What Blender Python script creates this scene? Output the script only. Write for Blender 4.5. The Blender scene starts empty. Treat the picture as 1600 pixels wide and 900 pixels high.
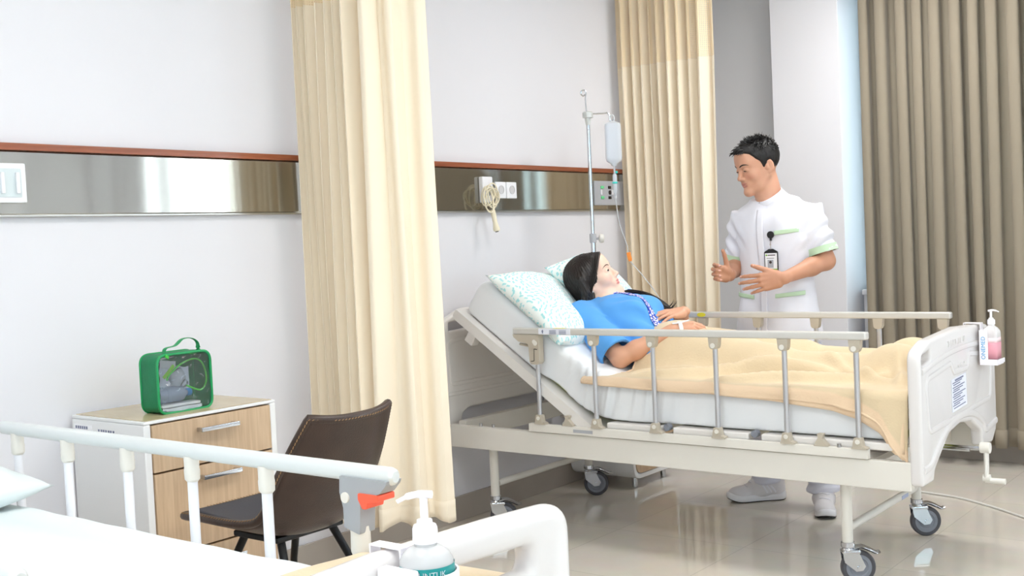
import bpy, bmesh, math, random
import numpy as np
from mathutils import Vector as V, Matrix
COL = bpy.context.scene.collection
PI = math.pi
rng = np.random.default_rng(7)
random.seed(7)

# ---------------------------------------------------------------- materials
def lin(c):
    return tuple(((x/255.)/12.92 if x/255. <= .04045 else ((x/255.+.055)/1.055)**2.4) for x in c)
_M = {}
def mat(name, col, rough=.5, metal=0., bump=None, var=None, coat=0., trans=0., ior=1.45, sss=0., sheen=0.,
        stretch=None, spec=.5, emit=None, alpha=1.):
    """procedural principled material; bump=(scale,strength), var=(scale,amount): soft mottling of the colour"""
    if name in _M: return _M[name]
    m = bpy.data.materials.new(name); m.use_nodes = True
    nt = m.node_tree; b = nt.nodes['Principled BSDF']
    c = lin(col)
    b.inputs['Base Color'].default_value = (*c, 1); b.inputs['Roughness'].default_value = rough
    b.inputs['Metallic'].default_value = metal; b.inputs['Coat Weight'].default_value = coat
    b.inputs['Coat Roughness'].default_value = .08
    b.inputs['Transmission Weight'].default_value = trans; b.inputs['IOR'].default_value = ior
    b.inputs['Specular IOR Level'].default_value = spec; b.inputs['Alpha'].default_value = alpha
    if sss: 
        b.inputs['Subsurface Weight'].default_value = sss; b.inputs['Subsurface Radius'].default_value = (1, .35, .2)
        b.inputs['Subsurface Scale'].default_value = .008
    if sheen: b.inputs['Sheen Weight'].default_value = sheen; b.inputs['Sheen Roughness'].default_value = .5
    if emit:
        b.inputs['Emission Color'].default_value = (*lin(emit[0]), 1); b.inputs['Emission Strength'].default_value = emit[1]
    if bump or var:
        tc = nt.nodes.new('ShaderNodeTexCoord'); mp = nt.nodes.new('ShaderNodeMapping')
        nt.links.new(tc.outputs['Object'], mp.inputs['Vector'])
        if stretch: mp.inputs['Scale'].default_value = stretch
    if bump:
        n = nt.nodes.new('ShaderNodeTexNoise'); n.inputs['Scale'].default_value = bump[0]; n.inputs['Detail'].default_value = 4
        bp = nt.nodes.new('ShaderNodeBump'); bp.inputs['Strength'].default_value = bump[1]; bp.inputs['Distance'].default_value = .004
        nt.links.new(mp.outputs[0], n.inputs['Vector']); nt.links.new(n.outputs[0], bp.inputs['Height']); nt.links.new(bp.outputs[0], b.inputs['Normal'])
    if var:
        n = nt.nodes.new('ShaderNodeTexNoise'); n.inputs['Scale'].default_value = var[0]; n.inputs['Detail'].default_value = 5
        r = nt.nodes.new('ShaderNodeValToRGB'); a = var[1]
        r.color_ramp.elements[0].color = (*[x*(1-a) for x in c], 1); r.color_ramp.elements[1].color = (*[min(1, x*(1+a)) for x in c], 1)
        r.color_ramp.elements[0].position = .3; r.color_ramp.elements[1].position = .7
        nt.links.new(mp.outputs[0], n.inputs['Vector']); nt.links.new(n.outputs[0], r.inputs[0]); nt.links.new(r.outputs[0], b.inputs['Base Color'])
    _M[name] = m
    return m

# ---------------------------------------------------------------- objects
def tag(o, label=None, cat=None, group=None, kind=None):
    if label: o['label'] = label
    if cat: o['category'] = cat
    if group: o['group'] = group
    if kind: o['kind'] = kind
    return o
def origin_of(o):
    p = V((0, 0, 0))
    while o is not None:
        p += o.location; o = o.parent
    return p
def thing(name, label, cat, loc, group=None):
    o = bpy.data.objects.new(name, None); COL.objects.link(o); o.location = loc; o.empty_display_size = .05
    return tag(o, label, cat, group)
def finish(me, m, smooth=True, angle=38):
    for x in (m if isinstance(m, (list, tuple)) else [m]): me.materials.append(x)
    if smooth:
        me.shade_smooth()
        if angle: me.set_sharp_from_angle(angle=math.radians(angle))
def obj(name, bm, m, parent=None, loc=None, smooth=True, angle=38, label=None):
    """bm: bmesh or (verts, faces) in WORLD coordinates -> one mesh object"""
    me = bpy.data.meshes.new(name)
    off = V(loc) if loc is not None else V((0, 0, 0))
    base = (origin_of(parent) if parent else V((0, 0, 0))) + off
    if isinstance(bm, tuple):
        vs = np.asarray(bm[0], float) - np.array(base)
        me.from_pydata(vs.tolist(), [], [list(map(int, f)) for f in bm[1]])
        me.update()
    else:
        bmesh.ops.translate(bm, verts=bm.verts, vec=-base)
        bmesh.ops.recalc_face_normals(bm, faces=bm.faces)
        bm.to_mesh(me); bm.free()
    finish(me, m, smooth, angle)
    o = bpy.data.objects.new(name, me); COL.objects.link(o)
    o.location = off
    if smooth and angle == 38 and len(me.vertices) < 3000:
        wn = o.modifiers.new('wn', 'WEIGHTED_NORMAL'); wn.keep_sharp = True; wn.weight = 60
    if parent: o.parent = parent
    if label: o['label'] = label
    return o
def solo(name, bm, m, label, cat, loc, group=None, **k):
    return tag(obj(name, bm, m, None, loc, **k), label, cat, group)
def struct(name, bm, m, **k):
    return tag(obj(name, bm, m, **k), kind='structure')
def mod_bevel(o, w, seg=3, ang=40):
    b = o.modifiers.new('bevel', 'BEVEL'); b.width = w; b.segments = seg; b.limit_method = 'ANGLE'; b.angle_limit = math.radians(ang)
    return o
def mod_sub(o, n=1):
    s = o.modifiers.new('sub', 'SUBSURF'); s.levels = n; s.render_levels = n
    return o
def B(): return bmesh.new()

# ---------------------------------------------------------------- shapes
def rotm(rx=0, ry=0, rz=0):
    return Matrix.Rotation(rz, 3, 'Z') @ Matrix.Rotation(ry, 3, 'Y') @ Matrix.Rotation(rx, 3, 'X')
def rbox(bm, c, s, r=.004, seg=2, R=None):
    t = bmesh.new(); bmesh.ops.create_cube(t, size=1.)
    for v in t.verts: v.co = V((v.co.x*s[0], v.co.y*s[1], v.co.z*s[2]))
    r = min(r, min(s)*.49)
    if r > 0: bmesh.ops.bevel(t, geom=t.edges[:], offset=r, segments=seg, profile=.5, affect='EDGES')
    for v in t.verts: v.co = (R @ v.co if R else v.co) + V(c)
    me = bpy.data.meshes.new('t'); t.to_mesh(me); t.free(); bm.from_mesh(me); bpy.data.meshes.remove(me)
    return bm
def bx(bm, x0, x1, y0, y1, z0, z1, r=.004, seg=2):
    return rbox(bm, ((x0+x1)/2, (y0+y1)/2, (z0+z1)/2), (abs(x1-x0), abs(y1-y0), abs(z1-z0)), r, seg)
def addmesh(bm, vs, fs):
    bv = [bm.verts.new(v) for v in vs]
    for f in fs:
        try: bm.faces.new([bv[i] for i in f])
        except ValueError: pass
    return bm
def frames(P):
    P = [V(p) for p in P]; n = len(P); T = []
    for i in range(n):
        a = P[max(i-1, 0)]; b = P[min(i+1, n-1)]
        T.append((b-a).normalized() if (b-a).length > 1e-9 else V((0, 0, 1)))
    u = T[0].orthogonal().normalized(); F = []
    for i in range(n):
        u = (u - T[i]*u.dot(T[i]))
        u = u.normalized() if u.length > 1e-6 else T[i].orthogonal().normalized()
        F.append((T[i], u, T[i].cross(u)))
    return P, F
def tube(bm, P, r, n=10, caps=True, ell=None, up=None, closed=False):
    """sweep; r scalar or list; ell=(a,b) section multipliers; up fixes the section's first axis"""
    P, F = frames(P); m = len(P); vs = []
    rr = r if isinstance(r, (list, tuple, np.ndarray)) else [r]*m
    ea, eb = ell if ell else (1, 1)
    for i in range(m):
        t, u, w = F[i]
        if up is not None:
            u = V(up) - t*V(up).dot(t); u.normalize(); w = t.cross(u)
        for k in range(n):
            a = 2*PI*k/n
            vs.append(P[i] + u*(math.cos(a)*rr[i]*ea) + w*(math.sin(a)*rr[i]*eb))
    fs = []
    mm = m if closed else m-1
    for i in range(mm):
        j = (i+1) % m
        for k in range(n):
            fs.append((i*n+k, i*n+(k+1) % n, j*n+(k+1) % n, j*n+k))
    if caps and not closed:
        fs.append(tuple(range(n))[::-1]); fs.append(tuple(range((m-1)*n, m*n)))
    return addmesh(bm, vs, fs)
def cyl(bm, a, b, r1, r2=None, n=20, bev=0.):
    a, b = V(a), V(b); r2 = r1 if r2 is None else r2; d = (b-a).normalized()
    if bev: return tube(bm, [a, a+d*bev*.3, a+d*bev, b-d*bev, b-d*bev*.3, b], [r1-bev, r1-bev*.3, r1, r2, r2-bev*.3, r2-bev], n)
    return tube(bm, [a, b], [r1, r2], n)
def lathe(bm, prof, o=(0, 0, 0), n=32, R=None, sx=1, sy=1):
    vs = []; m = len(prof)
    for (r, z) in prof:
        for k in range(n):
            a = 2*PI*k/n; p = V((r*math.cos(a)*sx, r*math.sin(a)*sy, z))
            vs.append((R @ p if R else p) + V(o))
    fs = [(i*n+k, i*n+(k+1) % n, (i+1)*n+(k+1) % n, (i+1)*n+k) for i in range(m-1) for k in range(n)]
    fs.append(tuple(range(n))[::-1]); fs.append(tuple(range((m-1)*n, m*n)))
    return addmesh(bm, vs, fs)
def sphere(bm, c, r, nu=16, nv=10, sc=(1, 1, 1), R=None):
    vs = []; fs = []
    for j in range(nv+1):
        th = PI*j/nv
        for i in range(nu):
            a = 2*PI*i/nu; p = V((math.sin(th)*math.cos(a)*r*sc[0], math.sin(th)*math.sin(a)*r*sc[1], math.cos(th)*r*sc[2]))
            vs.append((R @ p if R else p)+V(c))
    for j in range(nv):
        for i in range(nu):
            f = (j*nu+i, (j+1)*nu+i, (j+1)*nu+(i+1) % nu, j*nu+(i+1) % nu)
            fs.append(f)
    addmesh(bm, vs, fs); bmesh.ops.remove_doubles(bm, verts=bm.verts, dist=1e-7)
    return bm
def fillet(poly, rad, n=5):
    """round the corners of a 2D polygon; rad scalar or per-corner list"""
    out = []; m = len(poly)
    for i in range(m):
        p = np.array(poly[i], float); a = np.array(poly[i-1], float); b = np.array(poly[(i+1) % m], float)
        r = rad[i] if isinstance(rad, (list, tuple)) else rad
        u = a-p; w = b-p; lu = np.linalg.norm(u); lw = np.linalg.norm(w)
        if r <= 0 or lu < 1e-9 or lw < 1e-9: out.append(tuple(p)); continue
        u /= lu; w /= lw
        cs = np.clip(u@w, -1, 1); ang = math.acos(cs)
        if ang > PI-.02: out.append(tuple(p)); continue
        d = min(r/math.tan(ang/2), lu*.48, lw*.48)
        p0 = p+u*d; p1 = p+w*d
        for k in range(n+1):
            t = k/n; q = (1-t)**2*p0 + 2*t*(1-t)*p + t*t*p1
            out.append(tuple(q))
    return out
def spline(P, n=8, closed=False):
    P = [np.array(p, float) for p in P]; m = len(P); out = []
    rngi = range(m if closed else m-1)
    for i in rngi:
        g = (lambda k: P[k % m]) if closed else (lambda k: P[min(max(k, 0), m-1)])
        p0, p1, p2, p3 = g(i-1), g(i), g(i+1), g(i+2)
        for k in range(n):
            t = k/n
            out.append(.5*((2*p1)+(-p0+p2)*t+(2*p0-5*p1+4*p2-p3)*t*t+(-p0+3*p1-3*p2+p3)*t**3))
    if not closed: out.append(P[-1])
    return out
def prism(bm, loops, f0, f1):
    """plate from 2D loops (first = outline, others = holes); f0/f1 map (u,v)->front / back point"""
    t = bmesh.new(); es = []
    for lp in loops:
        vs = [t.verts.new((p[0], p[1], 0)) for p in lp]
        es += [t.edges.new((vs[i], vs[(i+1) % len(vs)])) for i in range(len(vs))]
    bmesh.ops.triangle_fill(t, edges=es, use_beauty=True)
    t.verts.index_update()
    tv = [(v.co.x, v.co.y) for v in t.verts]; tf = [[v.index for v in f.verts] for f in t.faces]
    t.free()
    a = [bm.verts.new(f0(*p)) for p in tv]; b = [bm.verts.new(f1(*p)) for p in tv]
    for f in tf:
        bm.faces.new([a[i] for i in f]); bm.faces.new([b[i] for i in reversed(f)])
    k = 0
    for lp in loops:
        n = len(lp)
        for i in range(n):
            i0, i1 = k+i, k+(i+1) % n
            bm.faces.new((a[i0], a[i1], b[i1], b[i0]))
        k += n
    bmesh.ops.dissolve_limit(bm, angle_limit=math.radians(.5), verts=bm.verts, edges=bm.edges, use_dissolve_boundaries=False) if len(loops) == 1 else None
    return bm
def round_plate(bm, loops, f, y0, y1, r, n=5):
    """plate with rounded rims: every outline is swept round a quarter circle towards each face, then the faces are filled"""
    def clean(lp):
        out = []
        for p in lp:
            if not out or math.dist(p, out[-1]) > 1e-4: out.append(p)
        if math.dist(out[0], out[-1]) < 1e-4: out.pop()
        return out
    loops = [clean(lp) for lp in loops]
    def area2(lp): return sum(lp[i-1][0]*lp[i][1]-lp[i][0]*lp[i-1][1] for i in range(len(lp)))
    caps = [[], []]
    for li, lp in enumerate(loops):
        m = len(lp); sg = 1 if area2(lp) > 0 else -1
        if li > 0: sg = -sg
        N = []
        for i in range(m):
            a, b, c = np.array(lp[i-1]), np.array(lp[i]), np.array(lp[(i+1) % m])
            t1 = (b-a)/np.linalg.norm(b-a); t2 = (c-b)/np.linalg.norm(c-b); t = t1+t2; t = t/max(np.linalg.norm(t), 1e-9)
            N.append(np.array([-t[1], t[0]])*sg)
        rings = []
        for k in range(n+1):
            a = PI/2*k/n; rings.append((r*(1-math.sin(a)), y0+r*(1-math.cos(a))))
        for k in range(n, -1, -1):
            a = PI/2*k/n; rings.append((r*(1-math.sin(a)), y1-r*(1-math.cos(a))))
        R = []
        for (off, y) in rings:
            R.append([bm.verts.new(f(*(np.array(lp[i])+N[i]*off), y)) for i in range(m)])
        for k in range(len(R)-1):
            for i in range(m):
                bm.faces.new((R[k][i], R[k][(i+1) % m], R[k+1][(i+1) % m], R[k+1][i]))
        caps[0].append(R[0]); caps[1].append(R[-1])
    for cp in caps:
        es = []
        for ring in cp:
            for i in range(len(ring)):
                e = bm.edges.get((ring[i], ring[(i+1) % len(ring)])); es.append(e)
        bmesh.ops.triangle_fill(bm, edges=es, use_beauty=True)
    return bm
def grid_faces(nu, nv, wrap_u=False, wrap_v=False):
    fs = []
    for i in range(nu if wrap_u else nu-1):
        for j in range(nv if wrap_v else nv-1):
            i2, j2 = (i+1) % nu, (j+1) % nv
            fs.append((i*nv+j, i2*nv+j, i2*nv+j2, i*nv+j2))
    return fs
_txt = {}
def text_mesh(s, size, R, loc, extrude=.0006, spacing=1.):
    """bmesh of lettering standing at loc, R = 3x3 (columns: reading direction, up, normal)"""
    cu = bpy.data.curves.new('t', 'FONT'); cu.body = s; cu.size = size; cu.extrude = extrude; cu.align_x = 'CENTER'; cu.align_y = 'CENTER'
    cu.space_character = spacing
    o = bpy.data.objects.new('t', cu); COL.objects.link(o)
    dg = bpy.context.evaluated_depsgraph_get(); me = bpy.data.meshes.new_from_object(o.evaluated_get(dg))
    bm = bmesh.new(); bm.from_mesh(me)
    bpy.data.objects.remove(o); bpy.data.curves.remove(cu); bpy.data.meshes.remove(me)
    for v in bm.verts: v.co = R @ v.co + V(loc)
    return bm
def cols(a, b, c):
    return Matrix((V(a), V(b), V(c))).transposed()

# ---------------------------------------------------------------- smooth-union solids meshed by surface nets
def nrm(v): v = np.asarray(v, float); return v/np.linalg.norm(v)
class SDF:
    def __init__(s): s.P = []
    def add(s, fn, c, R, k=.01, op='u'): s.P.append((op, k, fn, np.asarray(c, float), float(R))); return s
    def cone(s, a, b, r1, r2=None, k=.01, op='u', flat=None):
        """round cone a->b; flat=(axis, factor) squashes the section along a world axis"""
        a = np.asarray(a, float); b = np.asarray(b, float); r2 = r1 if r2 is None else r2
        if np.linalg.norm(b-a) < 1e-6: b = a+np.array([0, 0, 1e-4])
        if flat is not None:
            ax = nrm(flat[0]); f = flat[1]; mid = (a+b)/2
            S = np.eye(3)+np.outer(ax, ax)*(1/f-1)
            a2 = mid+S@(a-mid); b2 = mid+S@(b-mid)
        else: S = None; a2, b2 = a, b; mid = None; f = 1
        ba = b2-a2; l2 = ba@ba; rr = r1-r2; aa = l2-rr*rr
        if aa <= 1e-12: aa = 1e-12
        il2 = 1/l2
        def fn(p):
            q = (p-mid)@S.T+mid if S is not None else p
            pa = q-a2; y = pa@ba; z = y-l2
            w = pa*l2-np.outer(y, ba); x2 = np.einsum('ij,ij->i', w, w)
            y2 = y*y*l2; z2 = z*z*l2; kk = np.sign(rr)*rr*rr*x2
            d = (np.sqrt(np.maximum(x2*aa*il2, 0))+y*rr)*il2-r1
            c1 = np.sign(z)*aa*z2 > kk; c2 = np.sign(y)*aa*y2 < kk
            d = np.where(c2, np.sqrt(x2+y2)*il2-r1, d)
            d = np.where(c1, np.sqrt(x2+z2)*il2-r2, d)
            return d*min(1, f)
        return s.add(fn, (a+b)/2, np.linalg.norm(b-a)/2+max(r1, r2)*max(1, f), k, op)
    def ell(s, c, r, R=None, k=.01, op='u'):
        c = np.asarray(c, float); r = np.asarray(r, float); R = np.eye(3) if R is None else np.asarray(R, float)
        def fn(p):
            q = (p-c)@R; k0 = np.linalg.norm(q/r, axis=1); k1 = np.linalg.norm(q/(r*r), axis=1)
            return k0*(k0-1)/np.maximum(k1, 1e-9)
        return s.add(fn, c, r.max(), k, op)
    def stack(s, o, R, ts, a, b, ox=None, oy=None, k=.02, op='u', pw=2.):
        """elliptic column: frame R columns = (side, front, axis); at axis position ts half widths a, b and offsets"""
        o = np.asarray(o, float); R = np.asarray(R, float); ts = np.asarray(ts, float); a = np.asarray(a, float); b = np.asarray(b, float)
        ox = np.zeros_like(ts) if ox is None else np.asarray(ox, float); oy = np.zeros_like(ts) if oy is None else np.asarray(oy, float)
        tt = np.linspace(ts[0], ts[-1], 200)
        def sm(v):
            y = np.interp(tt, ts, v); w = np.ones(21)/21
            return np.convolve(np.pad(y, 10, 'edge'), w, 'valid')
        A, Bv, OX, OY = sm(a), sm(b), sm(ox), sm(oy)
        def fn(p):
            q = (p-o)@R; z = q[:, 2]
            aa = np.interp(z, tt, A); bb = np.interp(z, tt, Bv)
            x = np.abs(q[:, 0]-np.interp(z, tt, OX))/aa; y = np.abs(q[:, 1]-np.interp(z, tt, OY))/bb
            rad = (x**pw+y**pw)**(1/pw)
            d = (rad-1)*np.minimum(aa, bb)
            return np.maximum(d, np.maximum(ts[0]-z, z-ts[-1]))
        L = ts[-1]-ts[0]; cc = o+R@np.array([0, 0, (ts[0]+ts[-1])/2])
        return s.add(fn, cc, math.hypot(L/2, max(a.max(), b.max())+max(np.abs(ox).max(), np.abs(oy).max())), k, op)
    def half(s, p0, n, op='i', k=.002):
        """keep the side away from normal n (intersection with a half space)"""
        p0 = np.asarray(p0, float); n = nrm(n)
        return s.add(lambda p: (p-p0)@n, p0, 1e3, k, op)
    def ev(s, p, act=None):
        d = np.full(len(p), 1.)
        first = True
        for (op, k, fn, c, R) in (s.P if act is None else act):
            e = fn(p)
            if op == 'u':
                if first: d = e; first = False
                else:
                    h = np.clip(.5+.5*(d-e)/k, 0, 1); d = d+(e-d)*h-k*h*(1-h)
            elif op == 's':
                e = -e; h = np.clip(.5-.5*(d-e)/k, 0, 1); d = d+(e-d)*h+k*h*(1-h)
            else:
                h = np.clip(.5-.5*(d-e)/k, 0, 1); d = d+(e-d)*h+k*h*(1-h)
        return d
    def mesh(s, lo, hi, h, smooth=1, blk=14):
        lo = np.asarray(lo, float); hi = np.asarray(hi, float)
        N = np.maximum(np.ceil((hi-lo)/h/blk).astype(int), 1)*blk+1
        G = np.ones(N, np.float32); diag = blk*h*.5*1.74
        rel = np.stack(np.meshgrid(*[np.arange(blk+1)]*3, indexing='ij'), -1).reshape(-1, 3)*h
        cs = np.array([q[3] for q in s.P]); Rs = np.array([q[4] for q in s.P]); ks = np.array([q[1] for q in s.P])
        for i in range(0, N[0]-1, blk):
            for j in range(0, N[1]-1, blk):
                for l in range(0, N[2]-1, blk):
                    b0 = lo+np.array([i, j, l])*h; bc = b0+blk*h/2
                    near = np.linalg.norm(cs-bc, axis=1)-Rs < diag+ks+.01
                    act = [q for q, z in zip(s.P, near) if z or q[0] == 'i']
                    if not any(q[0] == 'u' for q in act): continue
                    dc = s.ev(bc[None], act)[0]
                    if dc > 2.2*diag: continue
                    G[i:i+blk+1, j:j+blk+1, l:l+blk+1] = s.ev(b0+rel, act).reshape(blk+1, blk+1, blk+1)
        return surfnet(G, lo, h, smooth)
    def project(s, p, d, n=60):
        """march from p along d to the surface"""
        p = np.asarray(p, float).copy(); d = nrm(d)
        for _ in range(n):
            e = s.ev(p[None])[0]
            if e < 2e-4: break
            p = p+d*max(e*.7, 2e-4)
        return p
    def grad(s, p, e=.002):
        p = np.asarray(p, float); I = np.eye(3)*e
        q = np.concatenate([p+I, p-I]); v = s.ev(q)
        return nrm(v[:3]-v[3:])
def surfnet(G, lo, h, smooth=1):
    S = G < 0; nx, ny, nz = G.shape
    c = np.zeros((nx-1, ny-1, nz-1), np.int8)
    for a in (0, 1):
        for b in (0, 1):
            for d in (0, 1): c += S[a:nx-1+a, b:ny-1+b, d:nz-1+d]
    act = np.argwhere((c > 0) & (c < 8)); n = len(act)
    idx = np.full(c.shape, -1, np.int32); idx[act[:, 0], act[:, 1], act[:, 2]] = np.arange(n)
    pos = np.zeros((n, 3)); cnt = np.zeros(n)
    cor = [(a, b, d) for a in (0, 1) for b in (0, 1) for d in (0, 1)]
    val = {q: G[act[:, 0]+q[0], act[:, 1]+q[1], act[:, 2]+q[2]].astype(float) for q in cor}
    for q in cor:
        for ax in range(3):
            if q[ax]: continue
            r = list(q); r[ax] = 1; r = tuple(r); v0, v1 = val[q], val[r]
            m = (v0 < 0) != (v1 < 0)
            t = np.where(m, v0/np.where(m, v0-v1, 1), 0)
            P = np.array(q, float)[None].repeat(n, 0); P[:, ax] += t
            pos[m] += P[m]; cnt[m] += 1
    pos = (act+pos/cnt[:, None])*h+lo
    F = []
    for ax in range(3):
        b, d = (ax+1) % 3, (ax+2) % 3
        sl0 = [slice(None)]*3; sl1 = [slice(None)]*3; sl0[ax] = slice(0, -1); sl1[ax] = slice(1, None)
        e = np.argwhere(S[tuple(sl0)] != S[tuple(sl1)])
        e = e[(e[:, b] > 0) & (e[:, d] > 0) & (e[:, b] < G.shape[b]-1) & (e[:, d] < G.shape[d]-1)]
        if not len(e): continue
        def g(ob, od):
            q = e.copy(); q[:, b] -= ob; q[:, d] -= od
            return idx[q[:, 0], q[:, 1], q[:, 2]]
        Q = np.stack([g(1, 1), g(0, 1), g(0, 0), g(1, 0)], 1)
        ins = S[e[:, 0], e[:, 1], e[:, 2]]
        Q[~ins] = Q[~ins][:, ::-1]
        F.append(Q)
    F = np.concatenate(F); F = F[(F >= 0).all(1)]
    for _ in range(smooth):
        acc = np.zeros_like(pos); w = np.zeros(n)
        for k in range(4):
            i, j = F[:, k], F[:, (k+1) % 4]
            np.add.at(acc, i, pos[j]); np.add.at(w, i, 1)
        m = w > 0; pos[m] = pos[m]*.5+.5*acc[m]/w[m][:, None]
    return pos, F
def vnormals(vs, fs):
    a = vs[fs[:, 2]]-vs[fs[:, 0]]; b = vs[fs[:, 3]]-vs[fs[:, 1]]; fn = np.cross(a, b); n = np.zeros_like(vs)
    for k in range(4): np.add.at(n, fs[:, k], fn)
    return n/np.maximum(np.linalg.norm(n, axis=1), 1e-12)[:, None]
def npobj(name, vs, fs, m, parent=None, loc=None, tint=None, label=None):
    me = bpy.data.meshes.new(name)
    off = V(loc) if loc is not None else V((0, 0, 0))
    base = np.array((origin_of(parent) if parent else V((0, 0, 0)))+off)
    me.from_pydata((vs-base).tolist(), [], fs.tolist()); me.update()
    finish(me, m, True, None)
    if tint is not None:
        at = me.color_attributes.new('tint', 'FLOAT_COLOR', 'POINT')
        buf = np.zeros((len(vs), 4), np.float32); buf[:, :3] = tint; buf[:, 3] = 1
        at.data.foreach_set('color', buf.ravel())
    o = bpy.data.objects.new(name, me); COL.objects.link(o); o.location = off
    if parent: o.parent = parent
    if label: o['label'] = label
    return o
# ---------------------------------------------------------------- setting (X along the head wall, +Y to the head wall, Z up)
WY = 3.41
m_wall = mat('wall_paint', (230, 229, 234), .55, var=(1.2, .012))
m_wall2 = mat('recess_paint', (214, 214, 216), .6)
m_ceil = mat('ceiling_paint', (245, 245, 245), .7)
def tile_mat(name, col, grout, size, rough, off=(0, 0), coords='XY', mort=.002, var=.03):
    m = bpy.data.materials.new(name); m.use_nodes = True; nt = m.node_tree; b = nt.nodes['Principled BSDF']
    tc = nt.nodes.new('ShaderNodeTexCoord'); mp = nt.nodes.new('ShaderNodeMapping'); mp.inputs['Location'].default_value = (off[0], off[1], 0)
    br = nt.nodes.new('ShaderNodeTexBrick'); br.offset = 0; br.inputs['Scale'].default_value = 1; br.inputs['Brick Width'].default_value = size
    br.inputs['Row Height'].default_value = size; br.inputs['Mortar Size'].default_value = mort; br.inputs['Mortar Smooth'].default_value = .3
    c = lin(col); br.inputs['Color1'].default_value = (*[x*(1-var) for x in c], 1); br.inputs['Color2'].default_value = (*[x*(1+var) for x in c], 1)
    br.inputs['Mortar'].default_value = (*lin(grout), 1)
    ns = nt.nodes.new('ShaderNodeTexNoise'); ns.inputs['Scale'].default_value = 9; ns.inputs['Detail'].default_value = 6
    mx = nt.nodes.new('ShaderNodeMix'); mx.data_type = 'RGBA'; mx.blend_type = 'MULTIPLY'; mx.inputs[0].default_value = .12
    nt.links.new(tc.outputs['Object'], mp.inputs[0]); nt.links.new(mp.outputs[0], br.inputs[0]); nt.links.new(tc.outputs['Object'], ns.inputs[0])
    nt.links.new(br.outputs[0], mx.inputs[6]); nt.links.new(ns.outputs[1], mx.inputs[7]); nt.links.new(mx.outputs[2], b.inputs['Base Color'])
    b.inputs['Roughness'].default_value = rough
    bp = nt.nodes.new('ShaderNodeBump'); bp.inputs['Strength'].default_value = .15; bp.inputs['Distance'].default_value = .002; bp.invert = True
    nt.links.new(br.outputs[1], bp.inputs['Height']); nt.links.new(bp.outputs[0], b.inputs['Normal'])
    return m
m_floor = tile_mat('floor_tiles', (228, 220, 208), (208, 200, 189), .6, .03, (.12, .33))
m_base = mat('skirting_tile', (176, 166, 156), .22, var=(4, .04))
X0, X1, Y0, CZ = -2.2, 6.2, -3.0, 2.9
bm = B(); bx(bm, X0-.1, X1+.3, Y0-.1, WY+.1, -.1, 0, 0); struct('floor', bm, m_floor, smooth=False)
bm = B(); bx(bm, X0-.1, X1+.3, Y0-.1, WY+.1, CZ, CZ+.1, 0); struct('ceiling', bm, m_ceil, smooth=False)
bm = B(); bx(bm, X0-.1, X1+.3, WY, WY+.1, 0, CZ, 0); struct('wall_back', bm, m_wall, smooth=False)
W4 = (-1.6, 1.4, .92, 2.6)  # opening of the left window, added out of view for fill light
bm = B(); bx(bm, X0-.1, X0, Y0, W4[0], 0, CZ, 0); bx(bm, X0-.1, X0, W4[1], WY, 0, CZ, 0); bx(bm, X0-.1, X0, W4[0], W4[1], 0, W4[2], 0); bx(bm, X0-.1, X0, W4[0], W4[1], W4[3], CZ, 0); struct('wall_left', bm, m_wall, smooth=False)
W3 = (1.0, 3.4, .92, 2.6)  # opening of the front window, added out of view for fill light
bm = B(); bx(bm, X0-.1, W3[0], Y0-.1, Y0, 0, CZ, 0); bx(bm, W3[1], X1+.3, Y0-.1, Y0, 0, CZ, 0); bx(bm, W3[0], W3[1], Y0-.1, Y0, 0, W3[2], 0); bx(bm, W3[0], W3[1], Y0-.1, Y0, W3[3], CZ, 0); struct('wall_front', bm, m_wall, smooth=False)
# window wall: recess by the corner, column, and two window openings
W1 = (1.0, 2.34, .92, 2.6); W2 = (-2.15, -1.1, .3, 2.75)
bm = B()
for (a, b_) in ((Y0, W2[0]), (W2[1], W1[0])): bx(bm, X1, X1+.3, a, b_, 0, CZ, 0)
for w in (W1, W2):
    bx(bm, X1, X1+.3, w[0], w[1], 0, w[2], 0); bx(bm, X1, X1+.3, w[0], w[1], w[3], CZ, 0)
struct('wall_right', bm, m_wall, smooth=False)
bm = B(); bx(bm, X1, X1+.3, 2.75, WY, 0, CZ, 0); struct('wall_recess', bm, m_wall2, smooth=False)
bm = B(); bx(bm, 6.0, X1+.3, 2.36, 2.757, 0, CZ, .003); struct('wall_column', bm, m_wall, smooth=False)
bm = B()
for (x0, x1_) in ((X0, X1),): bx(bm, x0, x1_, WY-.014, WY, 0, .115, .003)
struct('baseboard_back', bm, m_base)
bm = B(); bx(bm, X1-.014, X1, Y0, 2.36, 0, .1, .003); bx(bm, 5.986, 6.0, 2.36, 2.757, 0, .1, .003); bx(bm, X1-.014, X1, 2.757, WY-.014, 0, .1, .003)
struct('baseboard_right', bm, m_base)
m_alu = mat('window_frame', (216, 228, 230), .35, .2)
m_pane = mat('window_glass', (255, 255, 255), .02, trans=1., ior=1.1)
m_sky = None
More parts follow.
